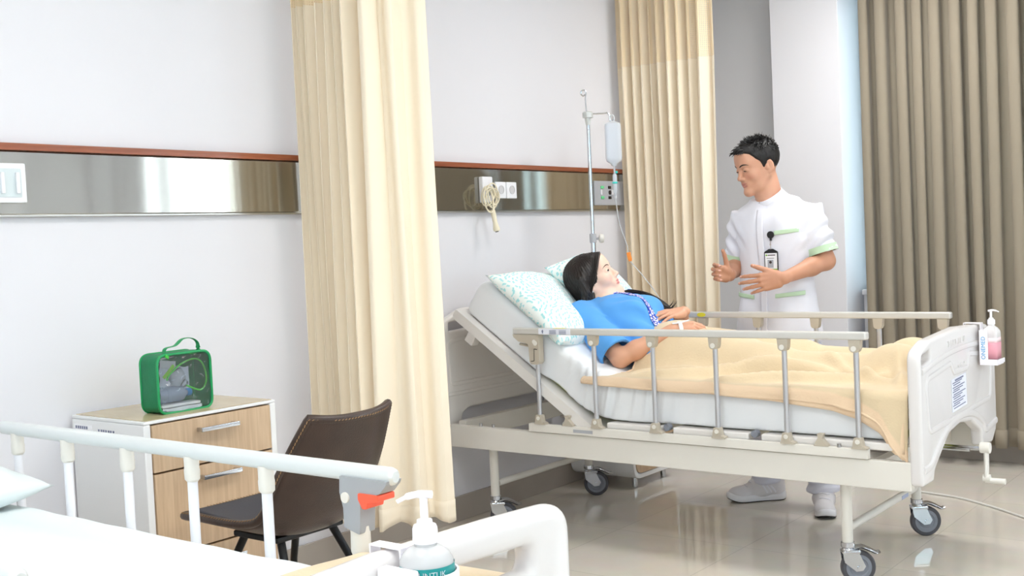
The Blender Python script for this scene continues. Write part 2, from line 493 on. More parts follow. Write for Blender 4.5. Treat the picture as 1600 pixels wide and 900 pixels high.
for n, w in enumerate((W1, W2), 1):
    bm = B(); t = .05; xa, xb = X1+.12, X1+.18
    bx(bm, xa, xb, w[0], w[0]+t, w[2], w[3], .003); bx(bm, xa, xb, w[1]-t, w[1], w[2], w[3], .003)
    bx(bm, xa, xb, w[0]+t, w[1]-t, w[2], w[2]+t, .003); bx(bm, xa, xb, w[0]+t, w[1]-t, w[3]-t, w[3], .003)
    mid = (w[0]+w[1])/2; bx(bm, xa, xb, mid-t/2, mid+t/2, w[2]+t, w[3]-t, .003)
    o = struct('window_%d' % n, bm, m_alu)
    bm = B(); bx(bm, X1+.145, X1+.151, w[0]+t, mid-t/2, w[2]+t, w[3]-t, 0); bx(bm, X1+.145, X1+.151, mid+t/2, w[1]-t, w[2]+t, w[3]-t, 0)
    obj('pane', bm, m_pane, o, smooth=False)
    bm = B(); bx(bm, X1-.03, X1+.12, w[0], w[1], w[2]-.03, w[2], .004); obj('window_sill', bm, m_wall, o)

bm = B(); t = .05; ya, yb = Y0-.08, Y0-.03  # front window added behind the camera to let in soft frontal fill
bx(bm, W3[0], W3[0]+t, ya, yb, W3[2], W3[3], .003); bx(bm, W3[1]-t, W3[1], ya, yb, W3[2], W3[3], .003); bx(bm, W3[0]+t, W3[1]-t, ya, yb, W3[2], W3[2]+t, .003); bx(bm, W3[0]+t, W3[1]-t, ya, yb, W3[3]-t, W3[3], .003)
for k in (1, 2): x = W3[0]+(W3[1]-W3[0])*k/3; bx(bm, x-t/2, x+t/2, ya, yb, W3[2]+t, W3[3]-t, .003)
o = struct('window_3', bm, m_alu)
bm = B(); bx(bm, W3[0]+t, W3[1]-t, Y0-.058, Y0-.052, W3[2]+t, W3[3]-t, 0); obj('pane', bm, m_pane, o, smooth=False)

bm = B(); xa, xb = X0-.08, X0-.03  # left window added out of view to brighten the sides facing it
bx(bm, xa, xb, W4[0], W4[0]+t, W4[2], W4[3], .003); bx(bm, xa, xb, W4[1]-t, W4[1], W4[2], W4[3], .003); bx(bm, xa, xb, W4[0]+t, W4[1]-t, W4[2], W4[2]+t, .003); bx(bm, xa, xb, W4[0]+t, W4[1]-t, W4[3]-t, W4[3], .003)
bx(bm, xa, xb, -.125, -.075, W4[2]+t, W4[3]-t, .003)
o = struct('window_4', bm, m_alu)
bm = B(); bx(bm, X0-.058, X0-.052, W4[0]+t, W4[1]-t, W4[2]+t, W4[3]-t, 0); obj('pane', bm, m_pane, o, smooth=False)

# bed-head strip: brushed steel panel under a brown timber cap, one continuous length
m_steel = bpy.data.materials.new('brushed_steel'); m_steel.use_nodes = True
nt = m_steel.node_tree; b = nt.nodes['Principled BSDF']
b.inputs['Base Color'].default_value = (*lin((176, 174, 166)), 1); b.inputs['Metallic'].default_value = 1; b.inputs['Roughness'].default_value = .12
tc = nt.nodes.new('ShaderNodeTexCoord'); mp = nt.nodes.new('ShaderNodeMapping'); mp.inputs['Scale'].default_value = (2, 1, 260)
ns = nt.nodes.new('ShaderNodeTexNoise'); ns.inputs['Scale'].default_value = 1.5; ns.inputs['Detail'].default_value = 3
bp = nt.nodes.new('ShaderNodeBump'); bp.inputs['Strength'].default_value = .12; bp.inputs['Distance'].default_value = .002
mp2 = nt.nodes.new('ShaderNodeMapping'); mp2.inputs['Scale'].default_value = (3.2, 1, .12)
ns2 = nt.nodes.new('ShaderNodeTexNoise'); ns2.inputs['Scale'].default_value = 1.6; ns2.inputs['Detail'].default_value = 1
bp2 = nt.nodes.new('ShaderNodeBump'); bp2.inputs['Strength'].default_value = .35; bp2.inputs['Distance'].default_value = .012
L = nt.links.new
L(tc.outputs['Object'], mp.inputs[0]); L(mp.outputs[0], ns.inputs[0]); L(ns.outputs[0], bp.inputs['Height'])
L(tc.outputs['Object'], mp2.inputs[0]); L(mp2.outputs[0], ns2.inputs[0]); L(ns2.outputs[0], bp2.inputs['Height']); L(bp2.outputs[0], b.inputs['Normal'])
def wood_mat(name, c1, c2, scale, rough, axis):
    m = bpy.data.materials.new(name); m.use_nodes = True; nt = m.node_tree; b = nt.nodes['Principled BSDF']
    tc = nt.nodes.new('ShaderNodeTexCoord'); mp = nt.nodes.new('ShaderNodeMapping'); mp.inputs['Scale'].default_value = axis
    ns = nt.nodes.new('ShaderNodeTexNoise'); ns.inputs['Scale'].default_value = scale; ns.inputs['Detail'].default_value = 6; ns.inputs['Distortion'].default_value = .6
    r = nt.nodes.new('ShaderNodeValToRGB'); r.color_ramp.elements[0].color = (*lin(c1), 1); r.color_ramp.elements[1].color = (*lin(c2), 1)
    r.color_ramp.elements[0].position = .35; r.color_ramp.elements[1].position = .65
    nt.links.new(tc.outputs['Object'], mp.inputs[0]); nt.links.new(mp.outputs[0], ns.inputs[0]); nt.links.new(ns.outputs[0], r.inputs[0]); nt.links.new(r.outputs[0], b.inputs['Base Color'])
    b.inputs['Roughness'].default_value = rough
    return m
m_cap = wood_mat('timber_cap', (134, 70, 42), (158, 90, 58), 3, .3, (1.5, 10, 30))
bp_ = thing('bedhead_panel', 'long brushed steel strip with brown timber cap along the wall behind both beds', 'wall panel', (3, WY, 1.42))
bm = B(); bx(bm, -.6, 5.75, WY-.022, WY, 1.432, 1.631, .003); obj('steel_face', bm, m_steel, bp_, smooth=False)
bm = B(); bx(bm, -.6, 5.75, WY-.034, WY, 1.633, 1.656, .003); obj('timber_cap', bm, m_cap, bp_, label='brown timber cap')
bm = B(); bx(bm, -.6, 5.75, WY-.026, WY, 1.424, 1.4315, .002); obj('lower_lip', bm, mat('steel_lip', (190, 190, 186), .3, 1.), bp_)

# ---------------------------------------------------------------- wall fittings
m_white = mat('white_plastic', (240, 240, 244), .35)
m_grey = mat('grey_plastic', (176, 178, 184), .4)
m_dark = mat('dark_plastic', (38, 34, 34), .4)
m_cream = mat('cream_plastic', (236, 226, 200), .4)
FY = WY-.022
# wall switch panel at far left
t = thing('switch_panel', 'white switch panel with two vertical rocker bars, far left on the steel strip', 'switch panel', (1.74, FY, 1.53))
bm = B(); bx(bm, 1.56, 1.856, FY-.012, FY, 1.468, 1.592, .004); obj('plate', bm, m_white, t)
bm = B(); bx(bm, 1.60, 1.838, FY-.015, FY-.012, 1.486, 1.575, .001); obj('inset', bm, mat('pale_inset', (214, 224, 226), .4), t)
for x in (1.775, 1.824, 1.72):
    bm = B(); bx(bm, x-.006, x+.006, FY-.024, FY-.015, 1.497, 1.563, .002); obj('rocker_bar', bm, m_white, t)
# nurse call unit: wall box, looped cord, handset
t = thing('nurse_call_unit', 'white nurse call box with coiled cream cord and hanging hand switch on the steel strip', 'call unit', (4.13, FY, 1.53))
bm = B(); bx(bm, 4.10, 4.176, FY-.028, FY, 1.468, 1.592, .006, 3); obj('wall_box', bm, m_white, t)
bm = B(); cyl(bm, (4.138, FY-.030, 1.52), (4.138, FY-.027, 1.52), .02, n=20); obj('socket_ring', bm, m_grey, t)
pts = []
for i in range(150):
    a = i/150*2*PI*6.2
    rx = .042+.014*math.sin(a*.37+1); rz = .052+.014*math.cos(a*.29)
    pts.append((4.125+.022*math.sin(a*.17)+rx*math.cos(a), FY-.05-.012*math.sin(a*.61), 1.49+.008*math.sin(a*.23)+rz*math.sin(a)))
pts = [(4.138, FY-.03, 1.52), (4.138, FY-.05, 1.525)]+pts+[(4.135, FY-.06, 1.45), (4.130, FY-.055, 1.43)]
bm = B(); tube(bm, spline(pts, 3), .0033, 6); obj('cord', bm, m_cream, t)
bm = B(); d = V((.022, -.01, -.14)).normalized(); o_ = V((4.130, FY-.055, 1.434)); R = d.to_track_quat('Z', 'Y').to_matrix()
lathe(bm, [(.0, 0), (.009, .0), (.0115, .003), (.012, .022), (.011, .044), (.011, .062), (.014, .080), (.0165, .091), (.016, .100), (.012, .104), (0, .104)], o_, 20, R)
obj('hand_switch', bm, m_cream, t)
bm = B(); cyl(bm, o_+d*.102, o_+d*.108, .008, n=16); obj('push_button', bm, m_dark, t)
# two power sockets
for n, x in enumerate((4.258, 4.343)):
    t = thing('power_socket', ('white square power socket partly behind the nurse call cord', 'white square power socket on the steel strip, rightmost of the pair')[n], 'socket', (x, FY, 1.53), 'wall power sockets')
    bm = B(); bx(bm, x-.039, x+.039, FY-.011, FY, 1.49, 1.57, .004, 3); obj('plate', bm, m_white, t)
    bm = B(); lathe(bm, [(.021, 0), (.021, .002), (.0175, .002), (.016, -.006), (0, -.006)], (x, FY-.012, 1.532), 24, rotm(PI/2)); obj('socket_well', bm, mat('well', (206, 204, 206), .4), t)
    bm = B()
    for s in (-1, 1): cyl(bm, (x+s*.0075, FY-.0075, 1.532), (x+s*.0075, FY-.006, 1.532), .0026, n=8)
    obj('pin_hole', bm, m_dark, t)
# grey bed-head control panel
t = thing('control_panel', 'grey control panel with green and black sockets on the steel strip, behind the drip pole', 'control panel', (5.2, FY, 1.52))
bm = B(); bx(bm, 5.07, 5.40, FY-.012, FY, 1.455, 1.588, .004); obj('plate', bm, m_grey, t)
m_green = mat('green_button', (110, 214, 150), .3)
for z in (1.497, 1.553):
    bm = B(); bx(bm, 5.125, 5.155, FY-.018, FY-.012, z-.008, z+.008, .003); obj('green_button', bm, m_green, t)
    bm = B(); bx(bm, 5.20, 5.228, FY-.016, FY-.012, z-.008, z+.008, .002); obj('black_button', bm, m_dark, t)
bm = B(); cyl(bm, (5.216, FY-.015, 1.525), (5.216, FY-.012, 1.525), .012, n=20); obj('black_socket', bm, m_dark, t)
for x, a, b_ in ((5.127, 1.512, 1.54), (5.236, 1.512, 1.54), (5.27, 1.493, 1.553)):
    bm = B(); bx(bm, x-.005, x+.005, FY-.02, FY-.012, a, b_, .002); obj('white_rocker', bm, m_white, t)

# ---------------------------------------------------------------- curtains
def cloth_mat(name, col, weave=900, trans=.25, rough=.85):
    m = bpy.data.materials.new(name); m.use_nodes = True; nt = m.node_tree; b = nt.nodes['Principled BSDF']
    b.inputs['Base Color'].default_value = (*lin(col), 1); b.inputs['Roughness'].default_value = rough; b.inputs['Sheen Weight'].default_value = .15
    b.inputs['Specular IOR Level'].default_value = .2
    tc = nt.nodes.new('ShaderNodeTexCoord'); ns = nt.nodes.new('ShaderNodeTexNoise'); ns.inputs['Scale'].default_value = weave; ns.inputs['Detail'].default_value = 2
    bp = nt.nodes.new('ShaderNodeBump'); bp.inputs['Strength'].default_value = .12; bp.inputs['Distance'].default_value = .001
    nt.links.new(tc.outputs['Object'], ns.inputs[0]); nt.links.new(ns.outputs[0], bp.inputs['Height']); nt.links.new(bp.outputs[0], b.inputs['Normal'])
    if trans:
        tr = nt.nodes.new('ShaderNodeBsdfTranslucent'); tr.inputs[0].default_value = (*lin(col), 1); mx = nt.nodes.new('ShaderNodeMixShader'); mx.inputs[0].default_value = trans
        out = nt.nodes['Material Output']; nt.links.new(b.outputs[0], mx.inputs[1]); nt.links.new(tr.outputs[0], mx.inputs[2]); nt.links.new(mx.outputs[0], out.inputs[0])
    return m
m_curt = cloth_mat('cream_curtain', (253, 240, 218), trans=.13)
m_wcurt = cloth_mat('taupe_curtain', (154, 143, 126), 500, trans=.06)
def mesh_mat():
    """open net heading of the cubicle curtain: rows of small holes"""
    m = bpy.data.materials.new('curtain_net'); m.use_nodes = True; nt = m.node_tree; b = nt.nodes['Principled BSDF']
    b.inputs['Base Color'].default_value = (*lin((250, 230, 196)), 1); b.inputs['Roughness'].default_value = .9
    uv = nt.nodes.new('ShaderNodeUVMap'); uv.uv_map = 'UVMap'
    sp = nt.nodes.new('ShaderNodeSeparateXYZ'); nt.links.new(uv.outputs[0], sp.inputs[0])
    outs = []
    for k in range(2):
        a = nt.nodes.new('ShaderNodeMath'); a.operation = 'MULTIPLY'; a.inputs[1].default_value = 1/.010
        f = nt.nodes.new('ShaderNodeMath'); f.operation = 'FRACT'; g = nt.nodes.new('ShaderNodeMath'); g.operation = 'GREATER_THAN'; g.inputs[1].default_value = .56
        nt.links.new(sp.outputs[k], a.inputs[0]); nt.links.new(a.outputs[0], f.inputs[0]); nt.links.new(f.outputs[0], g.inputs[0]); outs.append(g)
    p = nt.nodes.new('ShaderNodeMath'); p.operation = 'MULTIPLY'; nt.links.new(outs[0].outputs[0], p.inputs[0]); nt.links.new(outs[1].outputs[0], p.inputs[1])
    tr = nt.nodes.new('ShaderNodeBsdfTransparent'); mx = nt.nodes.new('ShaderNodeMixShader'); out = nt.nodes['Material Output']
    nt.links.new(p.outputs[0], mx.inputs[0]); nt.links.new(b.outputs[0], mx.inputs[1]); nt.links.new(tr.outputs[0], mx.inputs[2]); nt.links.new(mx.outputs[0], out.inputs[0])
    return m
m_net = mesh_mat()
def curtain_sheet(plan, z0, z1, nz, warp):
    """plan: list of (x,y) fold points; warp(s,t,x,y)->(x,y,dz) bends it with height; returns verts, faces, arc length"""
    n = len(plan); vs = []; uv = []
    s = [0]
    for i in range(1, n): s.append(s[-1]+math.dist(plan[i], plan[i-1]))
    for i in range(n):
        for j in range(nz):
            t = j/(nz-1); x, y, dz = warp(i/(n-1), t, *plan[i])
            vs.append((x, y, z0+(z1-z0)*t+dz)); uv.append((s[i], z0+(z1-z0)*t))
    return vs, grid_faces(n, nz), uv
def add_uv(o, uv):
    me = o.data; l = me.uv_layers.new(name='UVMap')
    for lp in me.loops: l.data[lp.index].uv = uv[lp.vertex_index]
def fold_plan(path, folds, n=400):
    """walk a smooth path and swing left/right of it; folds = list of (s0, amplitude) knots of half folds"""
    P = spline([np.array(p) for p in path], 30); P = np.array(P)
    L = np.concatenate([[0], np.cumsum(np.linalg.norm(np.diff(P, axis=0), axis=1))]); L /= L[-1]
    ks = np.array([f[0] for f in folds]); ka = np.array([f[1] for f in folds]); out = []
    for i in range(n):
        s = i/(n-1); c = np.array([np.interp(s, L, P[:, 0]), np.interp(s, L, P[:, 1])])
        c2 = np.array([np.interp(min(s+.01, 1), L, P[:, 0]), np.interp(min(s+.01, 1), L, P[:, 1])]); c1 = np.array([np.interp(max(s-.01, 0), L, P[:, 0]), np.interp(max(s-.01, 0), L, P[:, 1])])
        t = (c2-c1)/np.linalg.norm(c2-c1); nn = np.array([-t[1], t[0]])
        k = np.searchsorted(ks, s)-1; k = min(max(k, 0), len(ks)-2); u = (s-ks[k])/(ks[k+1]-ks[k]); w = .5-.5*math.cos(PI*u)
        a = ka[k]+(ka[k+1]-ka[k])*w
        ov = math.sin(2*PI*u)*.006*(1 if k % 2 else -1)
        out.append(tuple(c+nn*a+t*ov))
    return out
def cubicle_curtain(label, path, folds, zb, loc, warp, group):
    t = thing('privacy_curtain', label, 'curtain', loc, group)
    plan = fold_plan(path, folds)
    ZN = 2.215
    vs, fs, uv = curtain_sheet(plan, zb, ZN, 40, warp); o = obj('curtain_cloth', (vs, fs), m_curt, t, angle=None)
    vs, fs, uv = curtain_sheet(plan, zb, zb+.075, 4, lambda s, tt, x, y: warp(s, tt*.03, x, y)); nv = 4
    h = obj('hem', (vs, fs), m_curt, t, angle=None); sd = h.modifiers.new('s', 'SOLIDIFY'); sd.thickness = .0045; sd.offset = 0
    vs, fs, uv = curtain_sheet(plan, ZN, 2.80, 14, lambda s, tt, x, y: warp(s, 1, x, y)); o = obj('net_heading', (vs, fs), m_net, t, angle=None); add_uv(o, uv)
    return t
r_ = random.Random(3)
def folds_of(spans):
    s = 0; out = [(0, 0)]; sg = 1
    for (w, a) in spans: s += w; out.append((s, a*sg)); sg = -sg
    return [(q/s, a) for q, a in out]
sp1 = [(.7+.5*r_.random(), .03+.02*r_.random()) for _ in range(15)]+[(1.6, .03), (2.6, .035), (2.2, .022), (2.4, .03), (2.6, .014), (1.8, .01)]
def warp1(s, t, x, y):
    k = (1-t); e = math.sin(s*9+t*2.2)*.010*k
    return x+e+.03*k*max(0, s-.6), y-e*.6+.008*math.sin(s*23+t*3), (.012*math.sin(s*31) if t < .01 else 0)
cubicle_curtain('cream cubicle curtain gathered by the wall between bedside cabinet and patient bed', [(2.975, 3.36), (2.98, 3.15), (3.02, 2.98), (3.22, 2.87)], folds_of(sp1), .215, (3.0, 3.1, 0), warp1, None)
sp2 = [(.8+.6*r_.random(), .024+.022*r_.random()) for _ in range(17)]+[(1.6, .03), (2.0, .02), (1.2, .01)]
cubicle_curtain('cream cubicle curtain with net heading, hanging behind the drip bag and left of the nurse', [(5.345, 3.375), (5.38, 3.15), (5.40, 2.95), (5.40, 2.80)], folds_of(sp2), .215, (5.4, 3.1, 0),
                lambda s, t, x, y: (x+.006*math.sin(s*17+t*2.5), y-.012*math.sin(s*5)*(1-t)+.022*(s-.5)*(1-t)-.012*(1-s)*t*0, 0), None)
m_track = mat('curtain_track', (235, 235, 235), .4, .3)
for x, y0, y1 in ((3.0, 1.0, WY), (5.4, 1.0, WY)):
    bm = B(); bx(bm, x-.012, x+.012, y0, y1, 2.80, 2.83, .002)
    for y in (y0+.1, (y0+y1)/2, y1-.1): cyl(bm, (x, y, 2.82), (x, y, CZ), .006, n=8)
    o = struct('trim_%d' % (1 if x < 4 else 2), bm, m_track)
# taupe window curtain on the right
n = 560; plan = []
ya, yb = 2.25, .75; f = 0
per = .047
for i in range(n):
    s = i/(n-1); y = ya+(yb-ya)*s; ph = s*(ya-yb)/per*PI
    a = .046+.008*math.sin(s*23)
    w = ph+.5*math.sin(ph*.31)
    sw = math.sin(w); sw = math.copysign(abs(sw)**.7, sw); plan.append((6.055-a*sw, y+.013*math.sin(2*w)))
t = thing('window_curtain', 'taupe pleated full-length curtain drawn over the window at the right', 'curtain', (6.05, 1.5, 0))
vs, fs, uv = curtain_sheet(plan, .105, 2.82, 26, lambda s, tt, x, y: (x+.004*math.sin(s*40+tt*3), y+.006*math.sin(s*31+tt*2.4)*(1-tt), .004*math.sin(s*60) if tt < .01 else 0))
obj('curtain_cloth', (vs, fs), m_wcurt, t, angle=None)
vs, fs, uv = curtain_sheet(plan, .105, .20, 3, lambda s, tt, x, y: (x+.004*math.sin(s*40+tt*.1), y+.006*math.sin(s*31+tt*.1), 0))
h = obj('hem', (vs, fs), m_wcurt, t, angle=None); sd = h.modifiers.new('s', 'SOLIDIFY'); sd.thickness = .005; sd.offset = 0
bm = B(); bx(bm, 6.02, 6.09, .7, 2.34, 2.82, 2.86, .004)
for y in (.8, 1.5, 2.3): bx(bm, 6.05, X1, y-.01, y+.01, 2.83, 2.85, .002)
struct('trim_3', bm, m_track)
# ---------------------------------------------------------------- hospital beds
m_abs = mat('bed_plastic', (230, 226, 222), .32, coat=.15)
m_abs2 = mat('bed_plastic_white', (223, 219, 218), .25, coat=.25)
m_frame = mat('bed_frame_paint', (226, 222, 214), .38)
m_rail = mat('rail_enamel', (214, 212, 207), .3, .25)
m_rail2 = mat('rail_enamel_pale', (216, 220, 220), .3, .15)
m_post = mat('rail_post_alu', (200, 201, 205), .28, .75)
m_post2 = mat('rail_post_white', (236, 236, 242), .3, .1)
m_brk = mat('rail_bracket', (188, 178, 162), .45)
m_brk2 = mat('rail_bracket_grey', (160, 163, 168), .45)
m_bolt = mat('bolt_cap', (226, 222, 214), .35)
m_chrome = mat('chrome', (196, 198, 202), .16, 1.)
m_tyre = mat('caster_tyre', (74, 74, 80), .5)
m_hub = mat('caster_hub', (128, 132, 142), .4)
m_red = mat('red_lever', (238, 92, 62), .35)
m_paper = mat('label_paper', (232, 234, 244), .6)
m_ink = mat('label_ink', (120, 124, 150), .7)
m_blk = mat('black_ink', (30, 30, 32), .6)
m_yel = mat('yellow_sticker', (226, 214, 60), .5)

def caster(parent, x, y, zt, ang, brake=True):
    """swivel caster under a leg: wheel, fork, brake pedal"""
    d = V((math.cos(ang), math.sin(ang), 0)); a = V((-d.y, d.x, 0)); c = V((x, y, 0))+d*.034
    R = .061
    bm = B(); lathe(bm, [(.012, zt+.012), (.024, zt+.010), (.025, zt-.006), (.020, zt-.010), (.023, zt-.016), (.021, zt-.022), (.008, zt-.022)], (x, y, 0), 24)
    for s in (-1, 1):
        q = c+a*(s*.0185)
        out = [V((x, y, zt-.018))+a*s*.0185-d*.024, V((x, y, zt-.018))+a*s*.0185+d*.03, c+a*s*.0185+V((0, 0, .066))+d*.022, c+a*s*.0185+V((0, 0, .05))+d*.012, c+a*s*.0185+V((0, 0, .048))-d*.012, V((x, y, zt-.06))+a*s*.0185-d*.018]
        vs = [p-a*.002 for p in out]+[p+a*.002 for p in out]; n = len(out)
        addmesh(bm, vs, [tuple(range(n)), tuple(range(n, 2*n))[::-1]]+[(i, (i+1) % n, n+(i+1) % n, n+i) for i in range(n)])
    rbox(bm, tuple(V((x, y, zt-.024))+d*.010), (.066, .043, .018), .008, 3, R=rotm(0, 0, ang))
    o = obj('caster', bm, m_chrome, parent, label='chrome swivel caster')
    bm = B(); cyl(bm, c+a*.024+V((0, 0, R)), c-a*.024+V((0, 0, R)), .008, n=12); obj('axle', bm, m_chrome, o)
    bm = B(); Rw = rotm(PI/2, 0, ang)
    lathe(bm, [(.046, -.014), (R-.004, -.014), (R, -.009), (R, .009), (R-.004, .014), (.046, .014), (.046, -.014)], c+V((0, 0, R)), 36, Rw); obj('tyre', bm, m_tyre, o)
    bm = B(); lathe(bm, [(.0, -.012), (.030, -.011), (.034, -.014), (.046, -.013), (.046, .013), (.034, .014), (.030, .011), (0, .012)], c+V((0, 0, R)), 36, Rw); obj('wheel_disc', bm, m_hub, o)
    if brake:
        bm = B(); p = V((x, y, zt-.012))
        pr = [p+d*.015, p+d*.045+V((0, 0, .004)), p+d*.075-V((0, 0, .008)), p+d*.098-V((0, 0, .020)), p+d*.112-V((0, 0, .018))]
        tube(bm, spline(pr, 5), [.017]*11+[.015]*5+[.013]*5, 10, ell=(1.2, .45), up=a); obj('brake_pedal', bm, m_chrome, o)
    return o

def end_board(name, parent, cx, y0, y1, prof, holes, material, ridges, bev=.012):
    """moulded head/foot board between y0 (outer face) and y1; prof = rounded outline, ridges = raised mouldings on the outer face"""
    bm = B(); round_plate(bm, [prof]+holes, lambda u, v, y: (cx+u, y, v), y0, y1, min(bev, (y1-y0)*.48))
    o = obj(name, bm, material, parent, angle=50)
    for k, (pl, r, closed, nm) in enumerate(ridges):
        bm = B(); P = [V((cx+u, y0, v)) for u, v in pl]
        tube(bm, P, r, 8, ell=(.5, 1), up=(0, 1, 0), closed=closed); obj(nm, bm, material, o)
    return o

def guard_rail(parent, x, side, y0, y1, zc, posts, latch_end, zb, style):
    """side guard: long top bar on posts; each post has a clamp at the top and a foot bracket; one end carries the release latch"""
    mr, mp, mb = (m_rail, m_post, m_brk) if style == 1 else (m_rail2, m_post2, m_bolt)
    bm = B()
    if style == 1: rbox(bm, (x, (y0+y1)/2, zc), (.036, y1-y0, .027), .006, 3)
    else: tube(bm, [(x, y0, zc), (x, y0+.004, zc), (x, y0+.012, zc), (x, y1-.012, zc), (x, y1-.004, zc), (x, y1, zc)], [.010, .0145, .0168, .0168, .0145, .010], 20, ell=(.9, 1), up=(1, 0, 0))
    o = obj('guard_rail', bm, mr, parent)
    zt = zc-.0135 if style == 1 else zc-.014
    xo = x+side*.002
    for i, y in enumerate(posts):
        last = (i == (len(posts)-1 if latch_end > 0 else 0))
        bm = B(); cyl(bm, (x, y, zb), (x, y, zt), .0098 if style == 1 else .0108, n=16)
        obj('post', bm, mp, o)
        if style == 1:
            bm = B(); pl = fillet([(-.02, zt), (.022, zt), (.019, zt-.034), (.012, zt-.043), (-.012, zt-.043), (-.017, zt-.03)], [0, 0, .008, .01, .01, .006], 3)
            prism(bm, [pl], lambda u, v: (x-.014, y+u, v), lambda u, v: (x+.014, y+u, v)); q = obj('post_clamp', bm, mb, o)
            bm = B(); cyl(bm, (x+side*.014, y+.003, zt-.030), (x+side*.018, y+.003, zt-.030), .0095, n=16, bev=.001); obj('bolt_cap', bm, m_bolt, o)
            bm = B(); pl = fillet([(-.032, zb), (.024, zb), (.020, zb+.008), (.013, zb+.040), (-.010, zb+.040), (-.016, zb+.010), (-.030, zb+.006)], .004, 3)
            prism(bm, [pl], lambda u, v: (x-.014, y+u, v), lambda u, v: (x+.015, y+u, v)); obj('post_foot', bm, mb, o)
            bm = B(); cyl(bm, (x+side*.014, y, zb+.026), (x+side*.018, y, zb+.026), .0085, n=16, bev=.001); obj('bolt_cap', bm, m_bolt, o)
        else:
            bm = B(); tube(bm, [(x, y, zt+.004), (x, y, zt-.022), (x, y, zt-.026), (x, y, zt-.045), (x, y, zt-.05)], [.0165, .0162, .0172, .0165, .012], 18, ell=(.9, 1.05), up=(1, 0, 0)); obj('post_clamp', bm, mb, o)
    # release latch
    yl = posts[-1] if latch_end > 0 else posts[0]; s = latch_end
    if style == 1:
        pl = fillet([(-.020, zt), (-.020, zt-.115), (-.012, zt-.125), (.022, zt-.125), (.030, zt-.115), (.034, zt-.040), (.085, zt-.030), (.110, zt-.012), (.115, zt)], [0, .004, .004, .004, .006, .012, .006, .004, 0], 4)
        bm = B(); prism(bm, [pl], lambda u, v: (x-.017, yl+s*u, v), lambda u, v: (x+.017, yl+s*u, v)); q = obj('latch_housing', bm, mb, o); mod_bevel(q, .003, 2)
        bm = B(); cyl(bm, (x+side*.017, yl-s*.004, zt-.036), (x+side*.021, yl-s*.004, zt-.036), .010, n=16, bev=.001); obj('bolt_cap', bm, m_bolt, o)
        bm = B(); tube(bm, [(x, yl+s*.03, zt-.050), (x, yl+s*.06, zt-.046), (x, yl+s*.088, zt-.042)], .008, 8, ell=(1, .7), up=(1, 0, 0)); obj('latch_lever', bm, mb, o)
        bm = B()
        for a, b_ in (((-.012, -.062), (.004, -.060)), ((.004, -.060), (.006, -.110)), ((.006, -.110), (.022, -.112))):
            tube(bm, [(x+side*.017, yl+s*a[0], zt+a[1]), (x+side*.017, yl+s*b_[0], zt+b_[1])], .0017, 6)
        obj('seam_line', bm, m_dark, o)
    else:
        pl = fillet([(.028, zt+.008), (.030, zt-.022), (.022, zt-.05), (.022, zt-.085), (-.018, zt-.095), (-.024, zt-.03), (-.072, zt-.016), (-.088, zt), (-.092, zt+.008)], [0, .006, .006, .003, .003, .010, .006, .004, 0], 4)
        bm = B(); prism(bm, [pl], lambda u, v: (x-.019, yl-s*u, v), lambda u, v: (x+.019, yl-s*u, v)); q = obj('latch_housing', bm, m_brk2, o, label='grey latch housing'); mod_bevel(q, .004, 2)
        bm = B(); tube(bm, [(x, yl, zt-.045), (x, yl, zt-.13), (x, yl, zt-.145)], [.017, .0185, .013], 18, ell=(.95, 1.1), up=(1, 0, 0)); obj('post_clamp', bm, mb, o)
        bm = B(); pl = fillet([(-.020, zt-.018), (-.070, zt-.018), (-.070, zt-.030), (-.044, zt-.033), (-.040, zt-.046), (-.030, zt-.046), (-.020, zt-.03)], .004, 3)
        prism(bm, [pl], lambda u, v: (x-.0215, yl-s*u, v), lambda u, v: (x+.0215, yl-s*u, v)); obj('release_lever', bm, m_red, o, label='orange-red release lever')
        bm = B(); cyl(bm, (x+.023, yl-s*.014, zt-.03), (x-.023, yl-s*.014, zt-.03), .010, n=16, bev=.001); obj('bolt_cap', bm, m_bolt, o)
    return o

# ======== bed with the patient: X 3.75..4.65, foot at Y 1.235, head at Y 3.36
bed = thing('hospital_bed', 'cream hospital bed with raised backrest on which the patient lies', 'hospital bed', (4.2, 2.25, 0), 'hospital beds')
CX = 4.2
for s in (-1, 1):
    bm = B(); x = CX+s*.43; bx(bm, x-.018, x+.018, 1.275, 3.345, .372, .470, .004); obj('side_beam', bm, m_frame, bed)
for y, z0, z1 in ((3.29, .40, .485), (2.35, .40, .455), (1.42, .39, .455)):
    bm = B(); bx(bm, CX-.412, CX+.412, y-.02, y+.02, z0, z1, .004); obj('cross_beam', bm, m_frame, bed)
for x, y, z in ((3.775, 3.10, .47), (3.775, 3.17, .47), (3.745, 2.70, .508), (3.745, 1.52, .508)):
    bm = B(); cyl(bm, (x, y, z), (x, y, z+.013), .0075, n=10); obj('frame_bolt', bm, m_chrome, bed)
# legs, stretchers, casters
ia = math.atan2(-.787, .615)
for x in (3.83, 4.57):
    for y in (3.15, 1.535):
        bm = B(); cyl(bm, (x, y, .142), (x, y, .38), .0195, n=20); obj('leg', bm, m_frame, bed)
        caster(bed, x, y, .142, ia)
for y, z in ((3.15, .205), (1.535, .20)):
    bm = B(); cyl(bm, (3.85, y, z), (4.55, y, z), .0145, n=14); obj('stretcher', bm, m_frame, bed)
bm = B(); bx(bm, 4.36, 4.43, 1.519, 1.521, .193, .207, 0); obj('stretcher_sticker', bm, mat('pale_blue_sticker', (176, 182, 206), .6), bed)
